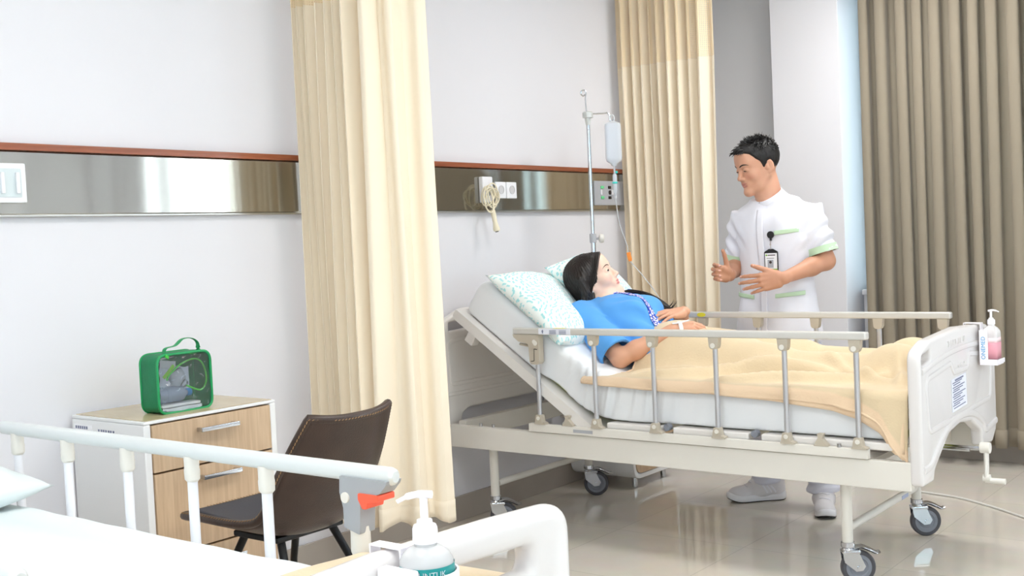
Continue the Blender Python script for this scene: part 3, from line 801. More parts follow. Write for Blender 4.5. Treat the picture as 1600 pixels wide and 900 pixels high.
# sleeping deck: flat plates and tilted back plate
for a, b_ in ((2.245, 2.50), (1.875, 2.195), (1.335, 1.825)):
    bm = B(); bx(bm, 3.765, 4.635, a, b_, .502, .530, .007, 3); obj('deck_plate', bm, m_abs, bed)
for y in (1.85, 2.22):
    bm = B(); cyl(bm, (3.762, y, .528), (3.79, y, .528), .014, n=16, bev=.002); obj('deck_hinge', bm, m_hub, bed)
TH = math.radians(34.2); HY, HZ = 2.62, .553
def inc(u, n, x=0): return V((x, HY+math.cos(TH)*u-math.sin(TH)*n, HZ+math.sin(TH)*u+math.cos(TH)*n))
bm = B(); pl = fillet([(-.165, -.05), (-.10, -.062), (-.03, -.048), (.76, -.046), (.782, -.036), (.782, -.002), (-.13, -.002), (-.165, -.02)], [.02, .03, .02, .012, .012, .01, .01, .015], 4)
prism(bm, [pl], lambda u, v: tuple(inc(u, v, 3.755)), lambda u, v: tuple(inc(u, v, 4.645))); q = obj('back_plate', bm, m_abs, bed); mod_bevel(q, .006, 3)
bm = B(); pl = fillet([(-.14, -.06), (-.06, -.055), (-.085, -.14), (-.115, -.15)], .015, 4)
prism(bm, [pl], lambda u, v: tuple(inc(u, v, 3.80)), lambda u, v: tuple(inc(u, v, 3.84))); obj('back_hinge_plate', bm, m_abs, bed)
bm = B(); rbox(bm, tuple(inc(.66, -.075, 3.80)), (.05, .05, .06), .006, R=rotm(TH)); obj('back_stop', bm, m_abs, bed)
bm = B(); tube(bm, [(3.80, 2.66, .50), (4.6, 2.66, .50)], .014, 12); tube(bm, [(4.2, 2.66, .5), (4.2, 2.2, .44)], .012, 10); obj('lift_linkage', bm, m_dark, bed)
# headboard and footboard
hp = fillet([(-.45, .42), (-.34, .42), (-.33, .50), (-.28, .525), (.28, .525), (.33, .50), (.34, .42), (.45, .42), (.45, .93), (.30, .985), (-.30, .985), (-.45, .93)], [.01, .01, .03, .05, .05, .03, .01, .01, .06, .1, .1, .06], 6)
slot = lambda a, b_, z0, z1, dz=0: fillet([(a, z0), (b_, z0+dz), (b_, z1+dz), (a, z1)], .012, 4)
hb = end_board('headboard', bed, CX, 3.352, 3.388, hp, [slot(-.40, -.16, .885, .925, .012), slot(.16, .40, .897, .937, -.012)], m_abs,
    [(fillet([(-.40, .645), (.40, .645), (.41, .84), (.12, .86), (.09, .82), (-.09, .82), (-.12, .86), (-.41, .84)], .03, 5), .010, True, 'panel_moulding'),
     ([(-.43, .60), (.43, .60)], .009, False, 'lower_moulding')])
FY0, FY1 = 1.235, 1.280
fp = fillet([(-.45, .390), (-.335, .390), (-.318, .425), (-.245, .47), (-.15, .525), (-.01, .542), (.13, .527), (.245, .472), (.25, .415), (.39, .405), (.44, .445), (.455, .475), (.45, .845), (.34, .876), (.0, .892), (-.34, .876), (-.45, .845)],
            [.02, .015, .03, .1, .1, .1, .06, .03, .01, .02, .02, .02, .05, .1, .1, .1, .05], 6)
fb = end_board('footboard', bed, CX, FY0, FY1, fp, [slot(-.425, -.335, .795, .828, .012), slot(.335, .425, .807, .84, -.012)], m_abs2,
    [(fillet([(-.37, .565), (.37, .585), (.39, .755), (.10, .785), (.085, .735), (-.085, .735), (-.12, .772), (-.395, .745)], [.03, .03, .04, .02, .02, .02, .02, .04], 5), .011, True, 'panel_moulding'),
     (spline([(-.435, .445), (-.36, .452), (-.27, .505), (-.16, .552), (-.01, .57), (.14, .555), (.26, .508), (.30, .47), (.44, .485)], 6), .014, False, 'arch_moulding'),
     (spline([(-.43, .775), (-.2, .805), (0, .815), (.2, .812), (.43, .79)], 5), .011, False, 'bar_moulding')])
bm = B(); rbox(bm, (CX-.03, FY0-.0012, .657), (.175, .0016, .118), .0004, R=rotm(0, -.045, 0)); q = obj('instruction_label', bm, m_paper, fb, label='white printed label')
bm = B()
for i in range(13):
    w = .14-.03*((i*7) % 3); z = .708-.0082*i
    if i == 0: w = .10; 
    c0 = V((CX-.03-.008*(i % 2)+((w-.14)/2 if i else 0), FY0-.0025, z))
    rbox(bm, tuple(c0), (w, .0008, .0035 if i else .006), 0, R=rotm(0, -.045, 0))
obj('label_print', bm, m_ink, fb)
for i in range(3):
    bm = B(); sphere(bm, (CX-.03+.035*i, FY0-.001, .752+.004*i), .004, 10, 6); obj('moulded_dot', bm, m_abs2, fb)
# embossed maker lettering (worn and unreadable strokes, the same white as the board)
bm = B(); rs = random.Random(5)
for i in range(7):
    x = CX-.14+.03*i
    for k in range(2): rbox(bm, (x+rs.uniform(-.008, .008), FY0-.001, .842+.004*i/7), (.003, .002, .020), 0, R=rotm(0, rs.uniform(-.5, .5), 0))
    rbox(bm, (x, FY0-.001, .842+rs.choice((-.009, 0, .009))), (.015, .002, .003), 0)
obj('embossed_lettering', bm, m_abs2, fb)
# guard rails
for s in (-1, 1):
    bm = B(); x = CX+s*.452
    bx(bm, x-.012, x+.012, 1.415, 2.875, .474, .508, .003); q = obj('rail_mount', bm, m_frame, bed)
py = [1.447, 1.71, 1.985, 2.255, 2.53, 2.815]
g1 = guard_rail(bed, 3.742, -1, 1.405, 2.93, .899, py, 1, .508, 1)
g2 = guard_rail(bed, 4.61, 1, 1.385, 2.93, .901, [y-.03 for y in py], 1, .508, 1)
bm = B(); bx(bm, 3.7225, 3.7245, 2.63, 2.79, .888, .911, 0); obj('rail_sticker', bm, m_paper, g1, label='white instruction sticker')
bm = B(); x = 3.7218; addmesh(bm, [(x, 2.775, .9), (x, 2.769, .908), (x, 2.763, .9), (x, 2.766, .9), (x, 2.766, .892), (x, 2.772, .892), (x, 2.772, .9)], [(0, 1, 2, 3, 4, 5, 6)])
for i in range(5):
    for j in range(2): bx(bm, x, x+.0004, 2.735-j*.05, 2.70-j*.05, .905-.0035*i, .9035-.0035*i, 0)
obj('sticker_print', bm, m_ink, g1)
bm = B(); bx(bm, 3.728, 3.752, 2.665, 2.72, .9126, .9132, 0); obj('yellow_sticker', bm, m_yel, g1)
bm = B(); tube(bm, [(4.5905, 2.50, .902), (4.5925, 2.50, .902)], .022, 20, ell=(1, .45), up=(0, 1, 0)); obj('yellow_sticker', bm, m_yel, g2)
for y in (2.675, 1.585):
    bm = B(); pl = fillet([(-.03, .508), (.025, .508), (.022, .514), (.008, .538), (.012, .552), (-.012, .552), (-.006, .535), (-.026, .514)], .003, 3)
    prism(bm, [pl], lambda u, v: (3.735, y+u, v), lambda u, v: (3.757, y+u, v)); obj('rail_catch', bm, m_brk, bed)
bm = B(); bx(bm, 3.7352, 3.7362, 2.55, 2.645, .484, .497, 0); obj('mount_label', bm, m_grey, bed)
# crank
bm = B(); cyl(bm, (4.2, 1.9, .45), (4.2, 1.165, .45), .008, n=12); cyl(bm, (4.16, 1.5, .45), (4.16, 1.2, .45), .006, n=10)
q = obj('crank_shaft', bm, m_chrome, bed)
bm = B(); cyl(bm, (4.2, 1.175, .455), (4.2, 1.140, .455), .020, n=20, bev=.003)
tube(bm, [(4.2, 1.155, .452), (4.2, 1.155, .40), (4.2, 1.157, .345)], .012, 10, ell=(1.2, .7), up=(1, 0, 0)); cyl(bm, (4.2, 1.168, .345), (4.2, 1.142, .345), .014, n=14, bev=.002)
obj('crank_arm', bm, m_frame, q)
bm = B(); tube(bm, [(4.2, 1.16, .338), (4.2, 1.13, .337), (4.2, 1.092, .337)], [.010, .0105, .011], 12); obj('crank_handle', bm, m_frame, q)

# ======== empty foreground bed: X 0.615..1.515, foot at Y 1.10
bed2 = thing('hospital_bed', 'empty white hospital bed in the foreground, cut off by the lower left of the frame', 'hospital bed', (1.065, 2.1, 0), 'hospital beds')
C2 = 1.065
for s in (-1, 1):
    bm = B(); x = C2+s*.36; bx(bm, x-.018, x+.018, 1.14, 3.32, .40, .50, .004); obj('side_beam', bm, m_frame, bed2)
for y in (1.3, 2.3, 3.25):
    bm = B(); bx(bm, C2-.342, C2+.342, y-.02, y+.02, .42, .48, .004); obj('cross_beam', bm, m_frame, bed2)
bm = B(); bx(bm, C2-.37, C2+.37, 1.17, 3.30, .502, .545, .012, 3); obj('deck_plate', bm, m_abs, bed2)
for x in (C2-.35, C2+.35):
    for y in (3.15, 1.40):
        bm = B(); cyl(bm, (x, y, .142), (x, y, .41), .0195, n=16); obj('leg', bm, m_frame, bed2)
        caster(bed2, x, y, .142, ia)
hp2 = fillet([(-.45, .42), (.45, .42), (.45, .90), (.3, .95), (-.3, .95), (-.45, .90)], .05, 6)
end_board('headboard', bed2, C2, 3.335, 3.378, hp2, [slot(-.3, .3, .83, .88)], m_abs2, [])
fp2 = fillet([(-.44, .40), (.44, .40), (.44, .838), (.25, .848), (0, .855), (-.25, .848), (-.44, .838)], [.03, .03, .055, .1, .1, .1, .055], 8)
fb2 = end_board('footboard', bed2, C2, 1.075, 1.125, fp2, [fillet([(-.33, .750), (.33, .750), (.33, .788), (0, .806), (-.33, .788)], [.018, .018, .018, .1, .018], 6)], m_abs2, [], bev=.022)
p2 = [1.482, 1.739, 1.978, 2.213, 2.457, 2.685]
for s in (-1, 1):
    x = C2+s*.345
    bm = B(); bx(bm, x-.012, x+.012, 1.40, 2.82, .50, .53, .003); obj('rail_mount', bm, m_frame, bed2)
    g = guard_rail(bed2, x, s, 1.385, 2.758, .868, p2, -1, .53, 2)
# ---------------------------------------------------------------- mattresses, sheets, pillows, blankets
m_core = mat('mattress_vinyl', (172, 178, 104), .5)
m_sheet = mat('white_sheet', (234, 236, 239), .8, bump=(14, .25), sheen=.1)
m_sheet2 = mat('white_sheet_cool', (224, 232, 233), .8, bump=(9, .22), sheen=.1)
def wob(P, f, seed=0):
    """smooth pseudo noise from a few sines"""
    P = np.asarray(P, float); r = np.random.default_rng(seed); o = np.zeros(P.shape[:-1])
    for _ in range(6):
        k = r.normal(size=3)*f; o += np.sin(P@k+r.uniform(0, 6.28))
    return o/6
def bent_mattress(path, x0, x1, th, grow, wrinkle, r=.03):
    """rounded slab swept along a (y,z) underside path; grow = skin offset"""
    P = np.array(path); n = len(P)
    T = np.gradient(P, axis=0); T /= np.linalg.norm(T, axis=1)[:, None]; N = np.stack([-T[:, 1], T[:, 0]], 1)
    if N[0, 1] < 0: N = -N
    sec = []; a0, a1 = x0-grow, x1+grow; h = th+grow
    rb = .014
    for (cx, cz, s, q) in ((a0+rb, rb, 180, rb), (a1-rb, rb, 270, rb), (a1-r, h-r, 0, r), (a0+r, h-r, 90, r)):
        for k in range(6):
            a = math.radians(s+k*18); sec.append((cx+q*math.cos(a), cz+q*math.sin(a)))
    full = []
    m = len(sec)
    for i in range(m):
        p, q = sec[i], sec[(i+1) % m]; d = math.dist(p, q); k = max(1, int(d/.03)) if d > .03 else 1
        for j in range(k): full.append((p[0]+(q[0]-p[0])*j/k, p[1]+(q[1]-p[1])*j/k))
    m = len(full); vs = []
    L = np.concatenate([[0], np.cumsum(np.linalg.norm(np.diff(P, axis=0), axis=1))]); tot = L[-1]
    for i in range(n):
        e = min(L[i], tot-L[i]); sh = 1 if e > .03 else math.sqrt(max(0, 1-(1-e/.03)**2))
        sh2 = .55+.45*sh
        for (x, z) in full:
            xm = (a0+a1)/2; x_ = xm+(x-xm)*(1-(1-sh2)*.05); zz = h/2+(z-h/2)*sh2
            vs.append((x_, P[i, 0]+N[i, 0]*zz, P[i, 1]+N[i, 1]*zz))
    vs = np.array(vs)
    if wrinkle is not None: vs = wrinkle(vs, np.repeat(L/tot, m), np.tile(np.array(full), (n, 1)), h)
    fs = grid_faces(n, m, False, True); fs.append(tuple(range(m))); fs.append(tuple(range((n-1)*m, n*m))[::-1])
    return vs, fs
pa = [(y, .533) for y in np.linspace(1.305, 2.47, 150)]
ar = []
for k in range(1, 46):   # bend
    t = k/46; p0 = np.array((2.47, .533)); p1 = np.array((2.60, .537)); p2 = np.array((2.62+.16*math.cos(TH), .553+.16*math.sin(TH)))
    ar.append(tuple((1-t)**2*p0+2*t*(1-t)*p1+t*t*p2))
up = [(2.62+math.cos(TH)*u, .553+math.sin(TH)*u) for u in np.linspace(.16, .755, 70)]
path = pa+ar+up
mt = thing('mattress', 'thick mattress in a white fitted sheet, bent up with the patient backrest', 'mattress', (4.2, 2.3, .553))
obj('mattress_core', bent_mattress(path, 3.822, 4.578, .156, 0, None), m_core, mt, label='olive vinyl mattress core')
def wr(vs, s, sec, h):
    side = (np.abs(vs[:, 0]-4.2) > .37)
    bend = np.exp(-((s-.60)/.13)**2)
    z = sec[:, 1]/h
    ph = vs[:, 1]*118+9*wob(vs*[0, 1, 1], 6, 3)+z*2.6
    d = np.where(side, (np.sin(ph)*.0085+.0045*np.sin(ph*1.7+1))*bend*(.3+z*.7), 0)+np.where(side, .004*wob(vs*[1, 1, .5], 9, 5), 0)
    vs = vs.copy(); vs[:, 0] += np.sign(vs[:, 0]-4.2)*d
    top = z > .9
    vs[:, 2] += np.where(top, .004*wob(vs, 12, 8)+.006*bend*np.sin(vs[:, 1]*60+4*wob(vs, 6, 2)), 0)
    # lower edge of the sheet, tucked a little unevenly
    low = z < .3
    vs[:, 2] += np.where(low, .003+.003*wob(vs, 14, 9)+.020*np.exp(-((s-.71)/.04)**2), 0)
    return vs
obj('fitted_sheet', bent_mattress(path, 3.800, 4.600, .163, .006, wr, .036), m_sheet, mt, angle=None)
p2_ = [(y, .547) for y in np.linspace(1.165, 3.27, 90)]
mt2 = thing('mattress', 'flat mattress in a smooth white sheet on the empty foreground bed', 'mattress', (1.065, 2.2, .547))
obj('mattress_core', bent_mattress(p2_, .765, 1.365, .150, 0, None), m_core, mt2)
def wr2(vs, s, sec, h):
    vs = vs.copy(); top = sec[:, 1] > h*.8
    vs[:, 2] += np.where(top, .004*wob(vs, 7, 4)+.003*wob(vs, 20, 6), 0)
    return vs
obj('fitted_sheet', bent_mattress(p2_, .765, 1.365, .150, .007, wr2, .04), m_sheet2, mt2, angle=None)

def pillow(L, W, T, n=44, seed=0, pinch=.10, sag=0.):
    """(u,v) local pillow: returns verts (x along L, y along W, z up from its underside), faces, uv"""
    vs = []; uv = []
    us = np.linspace(-1, 1, n)
    for sgn in (1, -1):
        for a in us:
            for b_ in us:
                x = a*L/2*(1-pinch*(1-a*a)*0-pinch*.5*(1-abs(b_))*0); 
                ex = 1-pinch*(1-(b_*b_))*abs(a)**6*.6; ey = 1-pinch*(1-(a*a))*abs(b_)**6*.9
                q = max(0, (1-abs(a)**2.6))**.55*max(0, (1-abs(b_)**2.6))**.55
                z = sgn*T/2*q*(1 if sgn > 0 else .75)
                vs.append((a*L/2*ex, b_*W/2*ey, z)); uv.append((a*L/2+sgn*.37, b_*W/2))
    vs = np.array(vs); k = n*n
    w = wob(vs*[1, 1, 0], 14, seed)*.010+wob(vs*[1, 1, 0], 34, seed+1)*.004
    edge = np.concatenate([np.clip(1-np.maximum(abs(us)[:, None], abs(us)[None]), 0, 1).ravel()]*2)
    vs[:, 2] += w*np.clip(edge*5, 0, 1)
    # drooping corners and rim
    vs[:, 2] += .012*wob(vs*[1, 1, 0], 9, seed+2)*(1-np.clip(edge*4, 0, 1))
    f1 = grid_faces(n, n); f2 = [tuple(k+i for i in f[::-1]) for f in grid_faces(n, n)]
    return vs, f1+f2, uv
def dash_mat():
    m = bpy.data.materials.new('mint_dash_print'); m.use_nodes = True; nt = m.node_tree; b = nt.nodes['Principled BSDF']; L = nt.links.new
    N = nt.nodes.new
    uv = N('ShaderNodeUVMap'); uv.uv_map = 'UVMap'
    vo = N('ShaderNodeTexVoronoi'); vo.voronoi_dimensions = '2D'; vo.inputs['Scale'].default_value = 50; vo.inputs['Randomness'].default_value = .62; L(uv.outputs[0], vo.inputs['Vector'])
    sc_ = N('ShaderNodeVectorMath'); sc_.operation = 'SUBTRACT'; L(uv.outputs[0], sc_.inputs[0]); L(vo.outputs['Position'], sc_.inputs[1])
    big = N('ShaderNodeTexNoise'); big.noise_dimensions = '2D'; big.inputs['Scale'].default_value = 5; L(uv.outputs[0], big.inputs['Vector'])
    an = N('ShaderNodeMath'); an.operation = 'MULTIPLY'; an.inputs[1].default_value = 9.; L(big.outputs[0], an.inputs[0])
    sep = N('ShaderNodeSeparateColor'); L(vo.outputs['Color'], sep.inputs[0])
    a2 = N('ShaderNodeMath'); a2.operation = 'ADD'; L(an.outputs[0], a2.inputs[0]); L(sep.outputs[0], a2.inputs[1])
    ro = N('ShaderNodeVectorRotate'); ro.rotation_type = 'Z_AXIS'; L(sc_.outputs[0], ro.inputs['Vector']); L(a2.outputs[0], ro.inputs['Angle'])
    sp = N('ShaderNodeSeparateXYZ'); L(ro.outputs[0], sp.inputs[0]); ms = []
    for k, w in ((0, .0074), (1, .0032)):
        ab = N('ShaderNodeMath'); ab.operation = 'ABSOLUTE'; L(sp.outputs[k], ab.inputs[0]); ls = N('ShaderNodeMath'); ls.operation = 'LESS_THAN'; ls.inputs[1].default_value = w; L(ab.outputs[0], ls.inputs[0]); ms.append(ls)
    mu = N('ShaderNodeMath'); mu.operation = 'MULTIPLY'; L(ms[0].outputs[0], mu.inputs[0]); L(ms[1].outputs[0], mu.inputs[1])
    mx = N('ShaderNodeMix'); mx.data_type = 'RGBA'; mx.inputs[6].default_value = (*lin((240, 247, 244)), 1); mx.inputs[7].default_value = (*lin((168, 226, 229)), 1)
    L(mu.outputs[0], mx.inputs[0]); L(mx.outputs[2], b.inputs['Base Color']); b.inputs['Roughness'].default_value = .8
    return m
m_dash = dash_mat()
def place_pillow(name, label, cat, L_, W_, T_, Rm_, c, m, seed, group, bend=None, sub=True):
    vs, fs, uv = pillow(L_, W_, T_, seed=seed)
    if bend is not None: vs = bend(vs)
    vs = vs@np.array(Rm_).T+np.array(c)
    bm = B(); addmesh(bm, [tuple(v) for v in vs], fs)
    me_uv = uv
    o = solo(name, (vs, fs), m, label, cat, c, group, angle=None); add_uv(o, uv)
    mm = o.modifiers.new('w', 'WELD'); mm.merge_threshold = .0008
    return o
# incline frame: columns = (X, up the slope, normal)
RI = np.array([(1, 0, 0), (0, math.cos(TH), math.sin(TH)), (0, -math.sin(TH), math.cos(TH))]).T
def on_slope(x, u, n): return tuple(inc(u, n, x))
def lean(vs):
    vs = vs.copy(); x = vs[:, 0]; y = vs[:, 1]
    # the head presses a hollow in the middle-right; lower edge rolls down to the mattress
    vs[:, 2] -= .085*np.exp(-(((x-.10)/.16)**2+((y+.07)/.20)**2))
    vs[:, 2] -= .02*np.clip(-(y)/.2, 0, 1)**2
    return vs
place_pillow('pillow', 'plump pillow with turquoise dashes under the patient head, nearest the camera', 'pillow', .60, .50, .185, RI@np.array(rotm(0, 0, math.radians(-4))), on_slope(4.060, .462, .208), m_dash, 11, 'dash-print pillows', lean)
place_pillow('pillow', 'second turquoise-dash pillow peeking out behind the patient head, farther from the camera', 'pillow', .34, .34, .13, RI@np.array(rotm(math.radians(4), math.radians(-6), math.radians(8))), on_slope(4.27, .515, .288), m_dash, 21, 'dash-print pillows')
place_pillow('pillow', 'plain white pillow on the empty foreground bed', 'pillow', .56, .42, .15, np.array(rotm(0, 0, .04)), (1.105, 2.69, .748), m_sheet2, 5, None)

# tan blanket over the patient
m_blank = mat('tan_fleece', (217, 196, 162), .95, bump=(120, .35), var=(7, .04), sheen=.25)
nt = m_blank.node_tree; b_n = nt.nodes['Principled BSDF']; at_ = nt.nodes.new('ShaderNodeAttribute'); at_.attribute_name = 'tint'
mx_ = nt.nodes.new('ShaderNodeMix'); mx_.data_type = 'RGBA'; lk = b_n.inputs['Base Color'].links[0]; nt.links.new(lk.from_socket, mx_.inputs[6]); mx_.inputs[7].default_value = (*lin((232, 204, 172)), 1)
sp_n = nt.nodes.new('ShaderNodeSeparateColor'); nt.links.new(at_.outputs['Color'], sp_n.inputs[0]); nt.links.new(sp_n.outputs[0], mx_.inputs[0]); nt.links.new(mx_.outputs[2], b_n.inputs['Base Color'])
m_peach = mat('peach_fleece', (232, 204, 172), .95, bump=(120, .3), sheen=.25)
def body_height(X, Y):
    h = np.full(X.shape, .706)
    def bump(cx, cy, rx, ry, top, base=.70, p=1.):
        q = 1-((X-cx)/rx)**2-((Y-cy)/ry)**2
        return np.where(q > 0, base+(top-base)*np.sqrt(np.maximum(q, 0))**p, 0)
    def limb(a, b_, ra, rb, ta, tb):
        a = np.array(a); b_ = np.array(b_); d = b_-a; t = np.clip(((X-a[0])*d[0]+(Y-a[1])*d[1])/(d@d), 0, 1)
        q = 1-((X-a[0]-t*d[0])**2+(Y-a[1]-t*d[1])**2)/(ra+(rb-ra)*t)**2
        return np.where(q > 0, .70+(ta+(tb-ta)*t-.70)*np.sqrt(np.maximum(q, 0)), 0)
    for b_ in (bump(4.20, 2.40, .20, .21, .908), limb((4.12, 2.28), (4.11, 1.88), .11, .085, .865, .815), limb((4.29, 2.28), (4.32, 1.88), .11, .085, .865, .82),
               limb((4.11, 1.88), (4.12, 1.50), .08, .06, .80, .785), limb((4.32, 1.88), (4.31, 1.50), .08, .06, .80, .785),
               bump(4.12, 1.44, .09, .13, .83), bump(4.31, 1.44, .09, .13, .835)):
        h = np.maximum(h, b_)
    return h
yt = lambda x: np.interp(x, [3.79, 3.84, 3.90, 3.96, 4.04, 4.12, 4.25, 4.40, 4.63], [2.615, 2.60, 2.55, 2.49, 2.50, 2.52, 2.485, 2.465, 2.44])
nx_, ny_ = 96, 130
xs = np.linspace(4.625, 3.79, nx_); U = np.linspace(0, 1, ny_)
Xg = np.repeat(xs[:, None], ny_, 1); Yg = yt(Xg)+(1.283-yt(Xg))*U[None]
H = body_height(Xg, Yg)
Zg = H.copy()
for it in range(220):
    A = Zg.copy()
    A[1:-1, 1:-1] = .25*(Zg[2:, 1:-1]+Zg[:-2, 1:-1]+Zg[1:-1, 2:]+Zg[1:-1, :-2])-.00035
    A[:, 0] = Zg[:, 1]; A[:, -1] = Zg[:, -2]; A[0] = Zg[1]-.002; A[-1] = H[-1]
    Zg = np.maximum(H, A)
for it in range(6): 
    Zg[1:-1, 1:-1] = .2*(Zg[1:-1, 1:-1]+Zg[2:, 1:-1]+Zg[:-2, 1:-1]+Zg[1:-1, 2:]+Zg[1:-1, :-2])
def ridge(P, w, hgt):
    P = spline([np.array(p) for p in P], 8); d = np.full(Xg.shape, 9.); tt = np.zeros(Xg.shape)
    for i in range(len(P)-1):
        a, b_ = P[i], P[i+1]; q = b_-a; t = np.clip(((Xg-a[0])*q[0]+(Yg-a[1])*q[1])/(q@q+1e-12), 0, 1)
        e = np.hypot(Xg-a[0]-t*q[0], Yg-a[1]-t*q[1]); m = e < d; d = np.where(m, e, d); tt = np.where(m, (i+t)/(len(P)-1), tt)
    return hgt*np.exp(-(d/w)**2)*np.sin(PI*np.clip(tt, .02, .98))**.5
Zg += ridge([(3.83, 2.40), (3.87, 2.15), (3.99, 1.98), (4.02, 1.75), (4.0, 1.6)], .026, .050)
Zg += ridge([(3.81, 2.05), (3.86, 1.85), (3.92, 1.62), (4.0, 1.42)], .022, .042)
Zg += ridge([(3.90, 2.45), (3.95, 2.25), (3.96, 2.05)], .026, .032)
Zg += ridge([(4.08, 1.42), (3.95, 1.36), (3.84, 1.33)], .022, .044)
Zg += ridge([(4.10, 1.70), (3.98, 1.52), (3.90, 1.36)], .018, .030)
Zg += ridge([(4.18, 2.35), (4.15, 2.15), (4.2, 1.95)], .035, .026)
Zg += .006*wob(np.stack([Xg, Yg, Xg*0], -1), 16, 31)+.002*wob(np.stack([Xg, Yg, Xg*0], -1), 40, 32)
# hanging border at the near side
drop = lambda y: np.interp(y, [1.28, 1.33, 1.38, 1.46, 1.55, 1.75, 2.0, 2.3, 2.5, 2.6, 2.75], [.240, .18, .105, .062, .044, .034, .030, .028, .02, .01, .004])
rows = []
ND = 22
for j in range(ND):
    t = (j+1)/ND
    Y = Yg[-1]; D = drop(Y); r_c = .024
    s = t*(D+.02); 
    ang = np.clip(s/r_c, 0, PI/2); ex = np.maximum(s-r_c*PI/2, 0)
    x = 3.79-r_c*np.sin(ang)-.006*np.sin(Y*38+1)*np.clip(ex/.05, 0, 1)-.010*np.sin(Y*14)*np.clip(ex/.1, 0, 1)
    z = Zg[-1]-r_c*(1-np.cos(ang))-ex
    rows.append(np.stack([x, Y+0*x+.012*np.clip(ex/.15, 0, 1)*np.sin(Y*30), z], -1))
full = np.concatenate([np.stack([Xg, Yg, Zg], -1), np.stack(rows, 0)], 0)
bl = thing('blanket', 'tan fleece blanket spread over the lying patient legs and belly', 'blanket', (4.2, 1.9, .71))
vs = full.reshape(-1, 3); fs = grid_faces(full.shape[0], ny_)
o = obj('blanket_cloth', (vs, fs), m_blank, bl, angle=None)
# the woven border along the near edge is a paler peach
seg = np.linalg.norm(np.diff(full, axis=0), axis=2); rem = np.concatenate([np.cumsum(seg[::-1], axis=0)[::-1], np.zeros((1, ny_))], 0)
tn = np.zeros((full.shape[0]*ny_, 4), np.float32); tn[:, 0] = np.clip((.044-rem)/.008, 0, 1).ravel(); tn[:, 3] = 1
o.data.color_attributes.new('tint', 'FLOAT_COLOR', 'POINT').data.foreach_set('color', tn.ravel())
sd = o.modifiers.new('s', 'SOLIDIFY'); sd.thickness = .006; sd.offset = 1
# piped hems along the top edge and the near edge
bm = B(); e = [tuple(full[i, 0]+[0, 0, .003]) for i in range(0, full.shape[0], 3)]; tube(bm, e, .0055, 8); obj('top_hem', bm, m_peach, bl, angle=None)
bm = B(); e = [tuple(full[-1, i]+[0, 0, .002]) for i in range(0, ny_, 2)]; tube(bm, e, .007, 8, ell=(1, 1)); obj('side_hem', bm, m_peach, bl, angle=None)
# doubled lower layer showing below the near hem towards the foot
ys = np.linspace(2.15, 1.30, 60); lay = []
for j in range(8):
    t = j/7; D = drop(ys)+.004+np.interp(ys, [1.3, 1.5, 1.8, 2.15], [.035, .022, .006, -.01])
    zz = .702-.01-t*(D-.006); zz = np.maximum(zz, .488+.01*np.sin(ys*40))
    lay.append(np.stack([3.772+0*ys+.003*np.sin(ys*33)-.004*t, ys, zz], -1))
lay = np.array(lay)
o = obj('lower_layer', (lay.reshape(-1, 3), grid_faces(8, 60)), m_peach, bl, angle=None); sd = o.modifiers.new('s', 'SOLIDIFY'); sd.thickness = .006; sd.offset = 0

# tan blanket folded over the foot of the empty bed
bl2 = thing('blanket', 'folded tan blanket lying across the foot of the empty foreground bed', 'blanket', (1.065, 1.3, .71))
ny2, nx2 = 26, 80
for k, (z0, yA, yB, nm) in enumerate(((.709, 1.135, 1.475, 'lower_fold'), (.722, 1.14, 1.458, 'upper_fold'))):
    xs = np.linspace(.625, 1.505, nx2); g = []
    for x in xs:
        row = []
        for y in np.linspace(yA, yB, ny2):
            e = max(0, abs(x-1.065)-.31); zz = z0-.30*e-.9*max(0, e-.09)
            xx = x
            row.append((xx, y+.008*math.sin(x*21+k), zz+.004*wob(np.array([[x, y, k]]), 14, 41)[0]+.004))
        g.append(row)
    g = np.array(g); o = obj(nm, (g.reshape(-1, 3), grid_faces(nx2, ny2)), m_blank, bl2, angle=None)
    sd = o.modifiers.new('s', 'SOLIDIFY'); sd.thickness = .010; sd.offset = 1; mod_bevel(o, .004, 2, 60)
